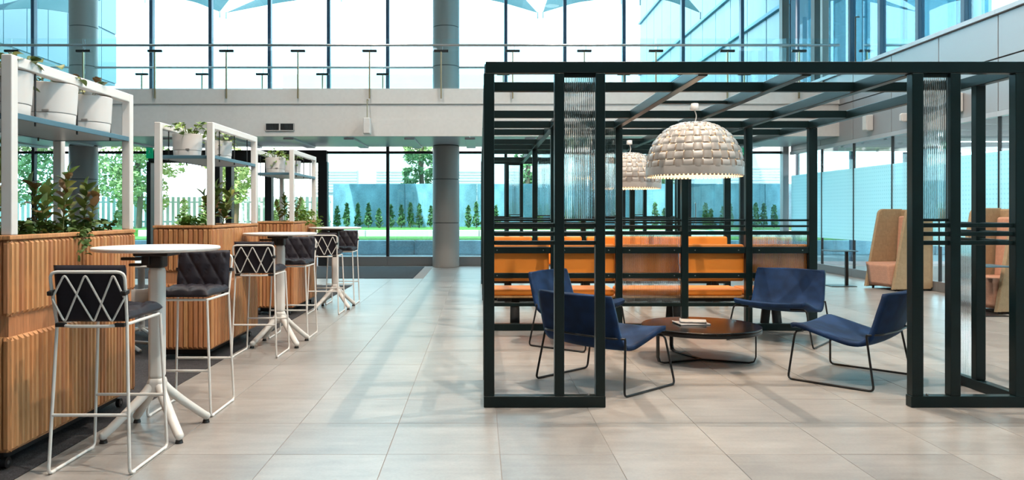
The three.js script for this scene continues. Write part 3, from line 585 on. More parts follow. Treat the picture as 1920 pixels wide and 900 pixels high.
function makeLounge(label) {
  const c = thing('lounge_chair', label, 'chair');
  const g = sheet(chairFn, 20, 36, 0.034); { const uv = g.attributes.uv; for (let i = 0; i < uv.count; i++) uv.setXY(i, uv.getX(i) * 0.8, uv.getY(i) * 1.1); }
  mesh('seat_shell', g, M.velvet, c);
  for (const s of [-1, 1]) mesh('sled_leg', rod([[s * 0.20, 0.355, 0.285], [s * 0.345, 0.362, 0.285], [s * 0.415, 0.0085, 0.31], [s * 0.415, 0.0085, -0.31], [s * 0.375, 0.39, -0.245], [s * 0.372, 0.40, -0.25]], 0.0085, 0.035), M.blackMetal, c);
  mesh('back_rod', rod([[-0.372, 0.395, -0.25], [-0.30, 0.40, -0.325], [0, 0.40, -0.345], [0.30, 0.40, -0.325], [0.372, 0.395, -0.25]], 0.0075, 0.05), M.blackMetal, c);
  return c;
}
const lounge = makeLounge('blue velvet lounge chair with its back behind the ribbed front screen');
lounge.position.set(0.945, 0, -5.82); lounge.rotation.y = facing(0.73, 0.68); 
copy(lounge, [0.975, 0, -7.53], facing(0.79, -0.61), 'pale blue velvet lounge chair in front of the orange bench, beyond the coffee table');
copy(lounge, [2.99, 0, -7.68], facing(-0.63, -0.777), 'navy velvet lounge chair by the corner post, facing the open front');
copy(lounge, [2.885, 0, -5.98], facing(-0.70, 0.71), 'blue velvet lounge chair in profile beside the front right screen');
{
  const t = thing('coffee_table', 'low round black marble coffee table on thin bent legs', 'table', [1.925, 0, -6.69]);
  const top = metric(lathe([[0, 0.278], [0.485, 0.278], [0.498, 0.283], [0.505, 0.292], [0.505, 0.302], [0.499, 0.308], [0, 0.308]], 64)); mesh('table_top', top, M.marble, t);
  mesh('top_rim', lathe([[0.500, 0.262], [0.507, 0.262], [0.507, 0.286], [0.500, 0.286]], 64), M.blackMetal, t);
  for (const a of [2.72, 0.42, -1.9]) {
    const g = sheet((u, v) => { const P = [[0.0, 0.008], [0.40, 0.008], [0.44, 0.020], [0.455, 0.06], [0.455, 0.27]], s = v * 4, k = Math.min(3, Math.floor(s)), f = s - k; return V(P[k][0] + (P[k + 1][0] - P[k][0]) * f, P[k][1] + (P[k + 1][1] - P[k][1]) * f, (u - 0.5) * 0.035); }, 1, 16, 0.010);
    mesh('leg', g, M.blackMetal, t, null, [0, -a, 0]);
  }
  const m = [['silver grey magazine lying on the coffee table', 0, 0, 0.1, M.paperGrey, 0.27, 0.2], ['white folded brochure lying on the magazine', 0.015, 0.0185, -0.25, M.paper, 0.22, 0.15]];
  m.forEach(([label, dx, dy, turn, mat, w, h]) => {
    const b = thing('magazine', label, 'magazine', [1.86 + dx, 0.308 + dy, -6.74], turn);
    mesh('cover', cbox(w, 0.012, h, 0.003), mat, b, [0, 0.006, 0]); mesh('pages', cbox(w - 0.01, 0.007, h - 0.004, 0.001), M.signWhite, b, [-0.006, 0.006, 0.003]);
    mesh('spine_roll', rod([[-w / 2, 0.010, -h / 2], [-w / 2, 0.010, h / 2]], 0.008, 0.01), M.paper, b);
  });
}

// ------------------------------------------------------------------ tall tables and bar stools
function makeTable(label, x, d) {
  const t = thing('bar_table', label, 'table', [x, 0, -d], 0);
  mesh('table_top', lathe([[0, 1.062], [0.335, 1.062], [0.349, 1.068], [0.352, 1.076], [0.350, 1.083], [0.345, 1.085], [0, 1.085]], 64), M.tableTop, t);
  mesh('column', cbox(0.09, 0.66, 0.09, 0.03), M.whiteMetal, t, [0, 0.64, 0]);
  mesh('column_top', cbox(0.094, 0.075, 0.094, 0.012), M.black, t, [0, 1.0, 0]);
  const br = mesh('tilt_bracket', cbox(0.20, 0.03, 0.20, 0.008), M.black, t, [0, 1.047, 0]);
  mesh('lever', join([cbox(0.12, 0.018, 0.03, 0.005).clone().translate(-0.12, -0.03, 0.06), cbox(0.07, 0.016, 0.05, 0.005).clone().translate(-0.10, -0.065, 0.05), cbox(0.05, 0.06, 0.06, 0.008).clone().translate(-0.045, -0.04, 0.03)]), M.black, br);
  mesh('hub', cbox(0.105, 0.12, 0.105, 0.035), M.whiteMetal, t, [0, 0.27, 0]);
  for (let k = 0; k < 4; k++) {
    const a = Math.PI / 4 + k * Math.PI / 2;
    const leg = mesh('leg', (() => { const g = sheet((u, v) => { const q = u * Math.PI * 2, w = 0.030 - 0.005 * v, P = [0.03, 0.295], h = 0.026 - 0.004 * v; const r = 0.03 + 0.27 * v, y = 0.285 - 0.245 * Math.pow(v, 0.86) ; return V(r + Math.cos(q) * h * 0.62, y + Math.cos(q) * h * 0.75, Math.sin(q) * w); }, 12, 8, 0.002); return g; })(), M.whiteMetal, t, null, [0, -a, 0]);
    mesh('end_cap', new THREE.SphereGeometry(0.024, 14, 10), M.whiteMetal, leg, [0.30, 0.040, 0]);
    mesh('foot', new THREE.CylinderGeometry(0.018, 0.022, 0.018, 14), M.black, leg, [0.298, 0.009, 0]);
  }
  return t;
}
makeTable('white round bar table next to the large planter', -1.883, 4.49);
makeTable('white round bar table between the second pair of bar stools', -1.94, 7.48);
makeTable('white round bar table by the last planter, nearest the entrance mat', -1.94, 10.34);
function quilt(W, H, th, bow) {                         // padded cushion with diamond stitching, face along +z
  const f = (u, v) => { const a = u * 3 + v * 1.5, b = u * 3 - v * 1.5 + 4, q = (t) => Math.abs(Math.sin(t * Math.PI)), e = Math.min(1, 14 * Math.min(u, 1 - u)) * Math.min(1, 12 * Math.min(v, 1 - v)); return { puff: 0.004 + 0.016 * Math.pow(Math.min(q(a), q(b)), 0.5), e: Math.pow(e, 0.4) }; };
  const ed = (t) => { const s = (t - 0.5) * 2; return s; };
  return sheet((u, v) => { const k = f(u, v); return V((u - 0.5) * W, v * H, (th / 2 + k.puff) * k.e + bow * (ed(u) ** 2)); }, 36, 30, 0, (u, v) => { const k = f(u, v); return V((u - 0.5) * W, v * H, -th / 2 * k.e + bow * (ed(u) ** 2)); });
}
function makeStool(label) {
  const s = thing('bar_stool', label, 'stool'); const r = 0.0082;
  // frame: rear legs run up into the back loop, sled runners on the floor
  for (const q of [-1, 1]) {
    mesh('sled_leg', rod([[q * 0.168, 0.735, 0.205], [q * 0.198, r, 0.225], [q * 0.198, r, -0.225], [q * 0.172, 0.735, -0.195]], r, 0.03), M.whiteMetal, s);
    for (const z of [-0.19, 0.19]) mesh('foot_glide', cbox(0.02, 0.012, 0.035, 0.004), M.whiteMetal, s, [q * 0.198, 0.0062, z]);
  }
  mesh('back_frame', rod([[-0.172, 0.73, -0.195], [-0.183, 0.995, -0.245], [0.183, 0.995, -0.245], [0.172, 0.73, -0.195]], r, 0.04), M.whiteMetal, s);
  mesh('seat_frame', rod([[-0.168, 0.735, 0.205], [0.168, 0.735, 0.205], [0.172, 0.735, -0.195], [0.10, 0.728, -0.222], [-0.10, 0.728, -0.222], [-0.172, 0.735, -0.195]], r, 0.03, true), M.whiteMetal, s);
  mesh('footrest', rod([[-0.186, 0.292, 0.217], [0.186, 0.292, 0.217]], r, 0.01), M.whiteMetal, s);
  mesh('rear_bar', rod([[-0.187, 0.292, -0.213], [0.187, 0.292, -0.213]], r, 0.01), M.whiteMetal, s);
  const back = (x, y) => [x, y, -0.213 - (y - 0.735) * 0.155];
  const zig = (m) => { const P = [[-0.172, 0.865], [-0.115, m > 0 ? 0.985 : 0.742]]; for (let k = 1; k < 5; k++) P.push([-0.115 + k * 0.115 * 0.5 * 0 + k * 0.0575 * 0, 0]); return P; };
  const X = [-0.176, -0.128, 0.0, 0.128, 0.176];
  // two wires that cross: peaks at the top rail, troughs at the seat rail
  const hi = 0.985, lo = 0.745;
  mesh('back_wire', rod([back(-0.176, 0.865), back(-0.13, hi), back(-0.018, lo), back(0.106, hi), back(0.176, 0.865)], 0.0055, 0.022, false, 6), M.whiteMetal, s);
  mesh('back_wire', rod([back(-0.176, 0.865), back(-0.106, lo), back(0.006, hi), back(0.124, lo), back(0.176, 0.865)], 0.0055, 0.022, false, 6), M.whiteMetal, s);
  const bc = mesh('back_cushion', stoolBack, M.fabricNavy, s, [0, 0.745, -0.178], [-0.15, 0, 0]);
  for (const q of [-1, 1]) mesh('strap', cbox(0.026, 0.022, 0.05, 0.004), M.black, bc, [q * 0.178, 0.155, -0.03]);
  const sc = mesh('seat_cushion', stoolSeat, M.fabricNavy, s, [0, 0.768, 0.225], [-Math.PI / 2, 0, 0]);
  for (const q of [-1, 1]) mesh('strap', cbox(0.05, 0.022, 0.02, 0.004), M.black, sc, [q * 0.145, 0.435, -0.035]);
  return s;
}
const stoolBack = metric(quilt(0.352, 0.285, 0.042, 0.0)), stoolSeat = metric(quilt(0.36, 0.42, 0.038, 0.0));
const stool = makeStool('navy cushioned bar stool with white wire back against the large planter');
stool.position.set(-1.905, 0, -3.975); stool.rotation.y = facing(0, 1);
copy(stool, [-1.878, 0, -5.03], facing(0, -1), 'navy quilted bar stool between the first table and the second planter');
copy(stool, [-1.985, 0, -6.99], facing(0.0, 1), 'navy bar stool showing its white wire back beside the second planter');
copy(stool, [-1.935, 0, -8.0], facing(0.0, -1), 'navy quilted bar stool facing the second table from its far side');
copy(stool, [-1.965, 0, -9.86], facing(0, 1), 'navy bar stool showing its white wire back at the table by the last planter');
copy(stool, [-1.93, 0, -10.86], facing(0, -1), 'navy quilted bar stool facing the last table, in front of the entrance mat');

// ------------------------------------------------------------------ plants
function leafGeo(L, W, bend) {                           // pointed oval leaf growing along +z, folded a little along its rib
  const pos = [], idx = [], n = 5;
  for (let k = 0; k <= n; k++) { const t = k / n, w = W / 2 * Math.pow(Math.sin(Math.PI * Math.pow(t, 0.8)), 0.8) + 0.0006, y = bend * L * (t - t * t * 1.4), z = t * L; pos.push(-w, y + w * 0.35, z, 0, y, z, w, y + w * 0.35, z); }
  for (let k = 0; k < n; k++) for (let s = 0; s < 2; s++) { const a = k * 3 + s, b = a + 1, c = a + 3, d = c + 1; idx.push(a, c, b, b, c, d); }
  const g = new THREE.BufferGeometry(); g.setAttribute('position', new THREE.Float32BufferAttribute(pos, 3)); g.setAttribute('uv', new THREE.Float32BufferAttribute(pos.filter((_, i) => i % 3 !== 1), 2)); g.setIndex(idx); g.computeVertexNormals(); return g;
}
const LEAF = [leafGeo(0.090, 0.052, 0.3), leafGeo(0.105, 0.058, 0.1), leafGeo(0.078, 0.048, 0.45)], HEART = [leafGeo(0.065, 0.055, 0.35), leafGeo(0.05, 0.045, 0.2)], SMALL = leafGeo(0.035, 0.022, 0.3);
function putLeaf(parent, geo, mat, at, dir, scale, roll = 0) {
  const m = mesh('leaf', geo, mat, parent); m.position.copy(at);
  const z = dir.clone().normalize(), x = V(0, 1, 0).cross(z); if (x.lengthSq() < 1e-4) x.set(1, 0, 0); x.normalize(); const y = z.clone().cross(x);
  m.quaternion.setFromRotationMatrix(new THREE.Matrix4().makeBasis(x, y, z)); if (roll) m.rotateZ(roll); m.scale.setScalar(scale); return m;
}
function uprightPlant(label, [x, y, d], stems, leafMats, group) {   // stems: [dx, dz, height, lean x, lean z]
  const p = thing('leafy_plant', label, 'plant', [x, y, -d], 0, group);
  for (const [sx, sz, h, lx, lz, size = 1] of stems) {
    const P = (t) => V(sx + lx * t * t, h * t, sz + lz * t * t);
    mesh('stem', rod([0, 0.25, 0.5, 0.75, 1].map((t) => P(t).toArray()), 0.0045, 0.02, false, 5), M.stem, p);
    const n = Math.max(6, Math.round(h / 0.019));
    for (let k = 0; k < n; k++) {
      const t = 0.22 + 0.78 * (k + 0.5) / n, a = k * 2.4 + rnd() * 0.6, up = 0.55 + 0.9 * t;
      putLeaf(p, LEAF[Math.floor(rnd() * 3)], leafMats[Math.floor(rnd() * leafMats.length)], P(t), V(Math.cos(a), up * rr(0.5, 1.1), Math.sin(a)), size * rr(0.75, 1.1), rr(-0.4, 0.4));
    }
    putLeaf(p, LEAF[0], leafMats[0], P(1), V(lx + 0.05, 1, lz), size * 0.9);
  }
  return p;
}
function groundCover(label, x0, x1, d0, d1, y, h, n, mat, trail) {
  const g = [], c = new THREE.Object3D();
  for (let k = 0; k < n; k++) {
    c.position.set(rr(x0, x1), y + h * Math.pow(rnd(), 1.3), -rr(d0, d1)); c.rotation.set(rr(-1.1, 0.4), rnd() * 6.3, rr(-0.5, 0.5)); c.scale.setScalar(rr(0.8, 1.6)); c.updateMatrix(); g.push(SMALL.clone().applyMatrix4(c.matrix));
  }
  if (trail) for (const [tx, td, len] of trail) for (let k = 0; k < 26; k++) {
    c.position.set(tx + rr(-0.02, 0.035), y + 0.05 - len * rnd(), -td + rr(-0.05, 0.05)); c.rotation.set(rr(-0.3, 1.2), rnd() * 6.3, rr(-0.5, 0.5)); c.scale.setScalar(rr(0.8, 1.5)); c.updateMatrix(); g.push(SMALL.clone().applyMatrix4(c.matrix));
  }
  const m = mesh('ground_cover', join(g), mat, scene); return tag(m, label, 'plants', null, 'stuff');
}

// ------------------------------------------------------------------ timber slat planters with white shelf frames
function slatGeo(w, h) {                                 // one moulded slat, face along +z, ends cut back
  const P = [[-w / 2, 0], [w / 2, 0], [w / 2, 0.004], [w / 4, 0.0195], [-w / 4, 0.0195], [-w / 2, 0.004]], cut = [0, 0, 0.003, 0.018, 0.018, 0.003], pos = [];
  const lo = P.map(([x, z], i) => [x, cut[i], z]), hi = P.map(([x, z], i) => [x, h - cut[i], z]), tri = (a, b, c) => pos.push(...a, ...b, ...c);
  for (let i = 0; i < 6; i++) { const j = (i + 1) % 6; tri(lo[i], lo[j], hi[j]); tri(lo[i], hi[j], hi[i]); }
  for (const [a, b, c, d] of [[0, 1, 2, 5], [5, 2, 3, 4]]) { tri(lo[a], lo[c], lo[b]); tri(lo[a], lo[d], lo[c]); tri(hi[a], hi[b], hi[c]); tri(hi[a], hi[c], hi[d]); }
  const g = new THREE.BufferGeometry(); g.setAttribute('position', new THREE.Float32BufferAttribute(pos, 3)); g.computeVertexNormals(); return metric(g);
}
const SW = 0.0428, slatHi = slatGeo(SW - 0.003, 0.375), slatLo = slatGeo(SW - 0.003, 0.565);
const PXR = -2.30, PW = 0.514, PL = 1.37;                // right face, width, length
function planter(d0, label) {
  const p = thing('slatted_planter', label, 'planter', [PXR - PW / 2, 0, -(d0 + PL / 2)]);
  const iw = PW - 0.036, il = PL - 0.036;
  mesh('backing_box', join([cbox(0.02, 1.06, il, 0.002).clone().translate(iw / 2 - 0.01, 0.63, 0), cbox(0.02, 1.06, il, 0.002).clone().translate(-iw / 2 + 0.01, 0.63, 0), cbox(iw - 0.04, 1.06, 0.02, 0.002).clone().translate(0, 0.63, il / 2 - 0.01), cbox(iw - 0.04, 1.06, 0.02, 0.002).clone().translate(0, 0.63, -il / 2 + 0.01), cbox(iw - 0.04, 0.02, il - 0.04, 0.002).clone().translate(0, 0.12, 0)]), M.slats[4], p);
  mesh('plinth', cbox(PW - 0.16, 0.07, PL - 0.16, 0.006), M.plinth, p, [0, 0.081, 0]);
  for (const sx of [-1, 1]) for (const sz of [-1, 1]) { const c = mesh('castor', new THREE.CylinderGeometry(0.028, 0.028, 0.024, 18).rotateZ(Math.PI / 2), M.black, p, [sx * (PW / 2 - 0.07), 0.034, sz * (PL / 2 - 0.08)]); mesh('hub', new THREE.CylinderGeometry(0.010, 0.010, 0.028, 12).rotateZ(Math.PI / 2), M.steel, c); }
  for (const [n, len, at, turn] of [[32, PL, (t) => [PW / 2 - 0.018, 0, t], Math.PI / 2], [32, PL, (t) => [-PW / 2 + 0.018, 0, t], -Math.PI / 2], [12, PW, (t) => [t, 0, PL / 2 - 0.018], 0], [12, PW, (t) => [t, 0, -PL / 2 + 0.018], Math.PI]])
    for (let k = 0; k < n; k++) for (const [geo, y] of [[slatHi, 0.772], [slatLo, 0.105]]) {
      const [x, , z] = at(-len / 2 + (k + 0.5) * len / n), o = rr(-0.0022, 0.0022), m = mesh('slat', geo, M.slats[Math.floor(rnd() * 5)], p, [x + Math.sin(turn) * o, y, z + Math.cos(turn) * o], [0, turn, 0]);
    }
  for (const s of [-1, 1]) { mesh('top_rail', cbox(0.04, 0.022, PL + 0.004, 0.004), M.slats[0], p, [s * (PW / 2 - 0.018), 1.16, 0]); mesh('top_rail', cbox(PW - 0.076, 0.022, 0.04, 0.004), M.slats[0], p, [0, 1.16, s * (PL / 2 - 0.018)]); }
  mesh('soil_bed', cbox(iw - 0.05, 0.02, il - 0.05, 0.004), M.soil, p, [0, 1.135, 0]);
  // two white hoops and the shelf that hangs between them
  const F = 0.055, y1 = 2.065, zf = PL / 2 - 0.035, hx = PW / 2 - 0.030;
  for (const s of [-1, 1]) {
    const h = mesh('hoop_post', cbox(F, y1 - 1.171, F, 0.006), M.white, p, [s * hx, (1.171 + y1) / 2, zf - 0.01]); mesh('hoop_post', cbox(F, y1 - 1.171, F, 0.006), M.white, p, [s * hx, (1.171 + y1) / 2, -zf + 0.01]);
    mesh('hoop_bar', cbox(F, F, 2 * zf - 0.075, 0.006), M.white, p, [s * hx, y1 - F / 2, 0]);
    for (const z of [0.42, 0.0, -0.40]) mesh('shelf_rod', rod([[s * hx, y1 - F, z], [s * hx, 1.735, z]], 0.0055, 0.01, false, 6), M.black, p);
  }
  mesh('shelf', cbox(PW - 0.03, 0.018, 2 * zf - 0.08, 0.003), M.cladding, p, [0, 1.765, 0]);
  for (const s of [-1, 1]) mesh('shelf_edge', cbox(0.012, 0.030, 2 * zf - 0.08, 0.003), M.shelf, p, [s * (PW / 2 - 0.012), 1.767, 0]);
  for (const s of [-1, 1]) mesh('shelf_end', cbox(PW - 0.036, 0.030, 0.012, 0.003), M.shelf, p, [0, 1.767, s * (zf - 0.045)]);
  return p;
}
planter(3.765, 'near timber slat planter with white hoops, beside the first bar table');
planter(6.62, 'timber slat planter with white hoops, between the first and second bar tables');
planter(9.50, 'timber slat planter with white hoops, nearest the entrance mat');

function pottedPlant(label, x, d, scale, vines, mats, seedShift) {
  for (let k = 0; k < seedShift; k++) rnd();
  const p = thing('potted_plant', label, 'potted plant', [x, 1.775, -d]), R = 0.128 * scale, H = 0.20 * scale, yb = 0.055 * scale;
  mesh('pot', lathe([[R * 0.93, yb + 0.002], [R * 0.945, yb + 0.006], [R, H - 0.004], [R - 0.003, H], [R - 0.012, H], [R - 0.014, H - 0.04], [0, H - 0.04]], 40), M.pot, p);
  mesh('reservoir', lathe([[0, 0.003], [R * 0.86, 0.003], [R * 0.90, 0.012], [R * 0.925, yb - 0.002], [R * 0.88, yb + 0.001]], 40), M.pot, p);
  mesh('joint_ring', lathe([[R * 0.85, yb - 0.003], [R * 0.918, yb - 0.003], [R * 0.918, yb + 0.003], [R * 0.85, yb + 0.003]], 40), M.potLine, p);
  mesh('filler_tab', cbox(0.035 * scale, 0.014, 0.012, 0.004), M.potLine, p, [R * 0.35, yb + 0.008, R * 0.89]);
  mesh('soil', lathe([[0, H - 0.022], [R - 0.014, H - 0.026]], 24), M.soil, p);
  for (let k = 0; k < vines; k++) {
    const a = k / vines * 6.28 + rr(-0.3, 0.3), out = R * rr(0.6, 1.25), up = rr(0.03, 0.11), drop = rnd() < 0.35 ? rr(0.05, 0.14) : 0;
    const P = [V(Math.cos(a) * R * 0.3, H - 0.02, Math.sin(a) * R * 0.3), V(Math.cos(a) * out * 0.7, H + up, Math.sin(a) * out * 0.7), V(Math.cos(a) * out, H + up * 0.6 - drop, Math.sin(a) * out)];
    mesh('stem', rod(P.map((q) => q.toArray()), 0.0022, 0.04, false, 5), M.stem, p);
    for (let j = 0; j < 3; j++) { const q = P[1].clone().lerp(P[2], j / 2 * rr(0.8, 1)); putLeaf(p, HEART[j % 2], mats[Math.floor(rnd() * mats.length)], q, V(Math.cos(a + rr(-1, 1)), rr(-0.5, 0.6), Math.sin(a + rr(-1, 1))), rr(0.65, 1.05) * scale, rr(-0.5, 0.5)); }
  }
  return p;
}
const green = M.leaves.slice(0, 4), mixed = M.leaves, fresh = M.lightLeaves;
pottedPlant('large white pot with broad green leaves at the front of the near planter shelf', -2.46, 3.95, 1.15, 13, green, 1);
pottedPlant('large white pot in the middle of the near planter shelf', -2.44, 4.36, 1.15, 10, mixed, 2);
pottedPlant('large white pot at the far end of the near planter shelf', -2.44, 4.78, 1.12, 9, mixed, 3);
pottedPlant('white pot with a leafy vine at the front of the second planter shelf', -2.60, 6.84, 1.0, 16, fresh, 4);
pottedPlant('white pot standing inside the second planter shelf behind the front vine', -2.545, 7.50, 1.0, 12, fresh, 5);
pottedPlant('white pot with a vine at the front of the last planter shelf', -2.58, 9.72, 0.98, 16, fresh, 6);
pottedPlant('white pot standing at the far end of the last planter shelf', -2.52, 10.30, 0.98, 12, fresh, 7);
// plants in the beds
uprightPlant('tall rubbery plant leaning over the near corner of the large planter', [-2.52, 1.145, 3.98], [[0, 0, 0.48, 0.06, 0, 1.0], [0.03, 0.04, 0.18, 0.05, 0.03, 1.0]], mixed);
uprightPlant('dark green rubbery plant with upright stems in the middle of the large planter', [-2.46, 1.145, 4.36], [[0, 0, 0.27, 0.02, 0, 0.95], [0.07, -0.05, 0.36, 0.02, -0.03, 0.95], [-0.06, -0.02, 0.30, -0.03, 0, 0.95], [0.02, 0.10, 0.18, 0.05, 0.03, 0.9]], mixed);
uprightPlant('dark green plant with broad leaves toward the far end of the large planter', [-2.43, 1.145, 4.72], [[0, 0, 0.29, 0.02, 0, 0.95], [-0.05, 0.03, 0.22, -0.03, 0.02, 0.95], [0.05, 0.02, 0.24, 0.04, 0, 0.9]], mixed);
groundCover('low reddish green ground cover filling the bed of the large planter', -2.74, -2.35, 3.86, 5.05, 1.145, 0.085, 620, M.groundLeaf, [[-2.30, 4.42, 0.16], [-2.30, 4.46, 0.10]]);
uprightPlant('tall broad leaved plant in the second planter with reddish lower leaves', [-2.46, 1.145, 7.15], [[0, 0, 0.36, 0.02, 0, 1.25], [0.06, -0.04, 0.30, 0.08, 0, 1.3], [-0.05, 0.03, 0.28, -0.03, 0, 1.2], [0.09, 0.06, 0.20, 0.08, 0.02, 1.2]], [...green, M.leaves[4]]);
groundCover('round leafy bush at the front of the second planter', -2.66, -2.44, 6.72, 6.95, 1.145, 0.11, 170, M.lightLeaves[2]);
uprightPlant('fine green plant with upright stems in the last planter', [-2.5, 1.145, 9.86], [[0, 0, 0.34, 0, 0, 0.95], [0.05, -0.03, 0.26, 0.06, 0, 0.95], [-0.06, 0.02, 0.24, -0.04, 0, 0.95], [0.12, -0.12, 0.30, 0.06, 0, 0.9]], green);
groundCover('bright trailing foliage spilling over the end of the last planter', -2.62, -2.24, 10.05, 10.88, 1.12, 0.19, 360, M.lightLeaves[0], [[-2.25, 10.72, 0.16], [-2.25, 10.82, 0.2]]);

// ------------------------------------------------------------------ seats glimpsed behind the planters
{
  const t = thing('cafe_table', 'low white cafe table glimpsed in the gap between planters', 'table', [-3.52, 0.006, -8.0]);
  mesh('table_top', lathe([[0, 0.725], [0.43, 0.725], [0.44, 0.735], [0.44, 0.75], [0, 0.75]], 48), M.tableTop, t); mesh('column', new THREE.CylinderGeometry(0.035, 0.035, 0.68, 20), M.whiteMetal, t, [0, 0.385, 0]);
  for (let k = 0; k < 4; k++) mesh('leg', rod([[0, 0.07, 0], [Math.cos(k * 1.571 + 0.785) * 0.36, 0.02, Math.sin(k * 1.571 + 0.785) * 0.36]], 0.018, 0.02), M.whiteMetal, t);
  const c = thing('shell_chair', 'white shell chair with grey seat pad in the gap behind the near planter', 'chair', [-3.28, 0.006, -7.15], 2.4);
  mesh('shell', sheet((u, v) => { const a = (u - 0.5) * Math.PI * 1.25, r = 0.29 * (0.62 + 0.38 * Math.pow(v, 0.5)), h = 0.42 + v * v * (0.16 + 0.22 * Math.cos(a) ** 2 * (Math.cos(a) > 0 ? 1 : 0.3)); return V(Math.sin(a) * r, h, -Math.cos(a) * r); }, 28, 10, 0.012), M.seatShell, c);
  mesh('seat_pad', lathe([[0, 0.40], [0.2, 0.40], [0.235, 0.42], [0.22, 0.45], [0, 0.455]], 32), std(lin(0.22, 0.21, 0.2), 0.9, { map: weaveTex }), c);
  mesh('column', new THREE.CylinderGeometry(0.025, 0.03, 0.34, 16), M.whiteMetal, c, [0, 0.23, 0]);
  for (let k = 0; k < 4; k++) mesh('leg', rod([[0, 0.075, 0], [Math.cos(k * 1.571) * 0.28, 0.022, Math.sin(k * 1.571) * 0.28]], 0.016, 0.02), M.whiteMetal, c);
}

// ------------------------------------------------------------------ high backed armchairs and side tables by the right wall
function wingChair(label, x, d, turn) {
  const c = thing('high_back_chair', label, 'armchair', [x, 0, -d], turn);
  const W = 0.72, H = 1.33;
  mesh('seat', sheet((u, v) => V((u - 0.5) * (W - 0.13) * (1 - 0.06 * (1 - v)), 0.06 + 0.385 * v, 0.36 - 0.05 * (1 - v) + 0.0), 6, 6, 0, (u, v) => V((u - 0.5) * (W - 0.13), 0.06 + 0.385 * v, -0.26)), M.peach, c);
  mesh('back_pad', new RoundedBoxGeometry(W - 0.16, 0.80, 0.10, 3, 0.035), M.peach, c, [0, 0.82, -0.265], [-0.06, 0, 0]);
  mesh('back_panel', new RoundedBoxGeometry(W, H - 0.04, 0.07, 3, 0.03), M.tan, c, [0, 0.04 + (H - 0.04) / 2, -0.355]);
  for (const s of [-1, 1]) {                            // wing: slanted front edge, rounded top
    const sh = new THREE.Shape(); sh.moveTo(-0.33, 0.04); sh.lineTo(0.34, 0.04); sh.lineTo(0.10, H - 0.08); sh.quadraticCurveTo(0.085, H, 0.0, H); sh.lineTo(-0.33, H); sh.closePath();
    const g = new THREE.ExtrudeGeometry(sh, { depth: 0.035, bevelEnabled: true, bevelSize: 0.012, bevelThickness: 0.012, bevelSegments: 2 }); g.rotateY(-Math.PI / 2);
    mesh('wing', metric(g), M.tan, c, [s * (W / 2 - 0.03) + 0.018, 0, 0]);
  }
  for (const sx of [-1, 1]) for (const sz of [-1, 1]) mesh('foot', new THREE.CylinderGeometry(0.022, 0.018, 0.04, 12), M.black, c, [sx * 0.27, 0.02, sz * 0.24]);
}
wingChair('peach and tan high backed chair beside the glazed meeting room wall', 6.98, 12.85, facing(-0.985, -0.17));
wingChair('peach and tan high backed chair partly hidden by the front right screen', 6.78, 10.05, facing(-0.985, -0.17));
function sideTable(label, x, d, turn = 0) {
  const t = thing('side_table', label, 'table', [x, 0, -d], turn);
  mesh('table_top', cbox(0.46, 0.018, 0.40, 0.005), M.shelf, t, [-0.10, 0.615, 0]); mesh('post', cbox(0.05, 0.60, 0.05, 0.006), M.blackMetal, t, [0.02, 0.308, 0]); mesh('base_plate', cbox(0.44, 0.012, 0.36, 0.004), M.blackMetal, t, [-0.10, 0.006, 0]);
}
sideTable('small dark laptop table in front of the far high backed chair', 6.38, 13.4);
sideTable('small dark laptop table in front of the chair behind the screen', 6.20, 9.62, Math.PI);

// ------------------------------------------------------------------ outside: garden, fence, buildings, sails
{
  const g = structure('ground', 'pale paving outside the glass wall', 'ground'); span('paving', [-60, 60], [-0.3, -0.02], [BACK + 0.12, 120], M.paving, g, 0);
  const w1 = structure('trim_1', 'low concrete retaining wall in the garden', 'wall'); for (let x = -30; x < 26; x += 4) span('wall_panel', [x, x + 3.985], [-0.02, 0.42], [23.6, 23.9], M.lowWall, w1, 0.02);
  const l1 = structure('lawn', 'bright green lawn strips on the garden terraces', 'lawn'); span('turf', [-30, 26], [0.1, 0.44], [23.9, 27.0], M.grass, l1, 0.02);
  const w2 = structure('trim_2', 'upper pale retaining wall in the garden', 'wall'); for (let x = -12; x < 26; x += 4) span('wall_panel', [x, x + 3.985], [0.4, 0.66], [27.0, 27.25], M.building, w2, 0.02);
  span('turf', [-30, 26], [0.3, 0.68], [27.25, 33], M.grass, l1, 0.02);
  const fw = thing('garden_wall', 'tall pale blue concrete garden wall behind the hedge plants', 'wall', [8, 0.66, -32.2]);
  for (let x = -6.1; x < 22; x += 3.0) span('wall_panel', [x, x + 2.985], [0.66, 2.47], [32, 32.25], M.fenceWall, fw, 0.015);
  const pf = thing('picket_fence', 'pale green picket fence behind the trees at the entrance doors', 'fence', [-13, 0.6, -31.5]);
  for (let k = 0; k < 62; k++) mesh('picket', cbox(0.13, 1.28, 0.03, 0.008), M.picket, pf, [-6.6 + k * 0.22, 0.68, 0]);
  for (const y of [0.3, 1.1]) mesh('fence_rail', cbox(13.8, 0.07, 0.04, 0.006), M.picket, pf, [0, y, -0.05]);
  const bl = thing('distant_building', 'white building with louvred vents beyond the garden wall', 'building', [6, 0, -46]);
  mesh('wall', pbox(34, 9, 6), M.building, bl, [0, 4.5, 0]);
  for (const [x, y, w] of [[-14.0, 3.0, 2.4], [-10.8, 3.0, 2.0], [-6.5, 3.0, 1.6], [-1, 3.2, 3], [4.5, 3.2, 3], [9.2, 3.2, 3.2]]) { const v = mesh('vent', cbox(w, 1.3, 0.1, 0.01), M.louvre, bl, [x, y, 3.02]); for (let k = 0; k < 8; k++) mesh('louvre', cbox(w - 0.1, 0.1, 0.12, 0.01), M.building, v, [0, -0.56 + k * 0.16, 0.06], [0.5, 0, 0]); }
}
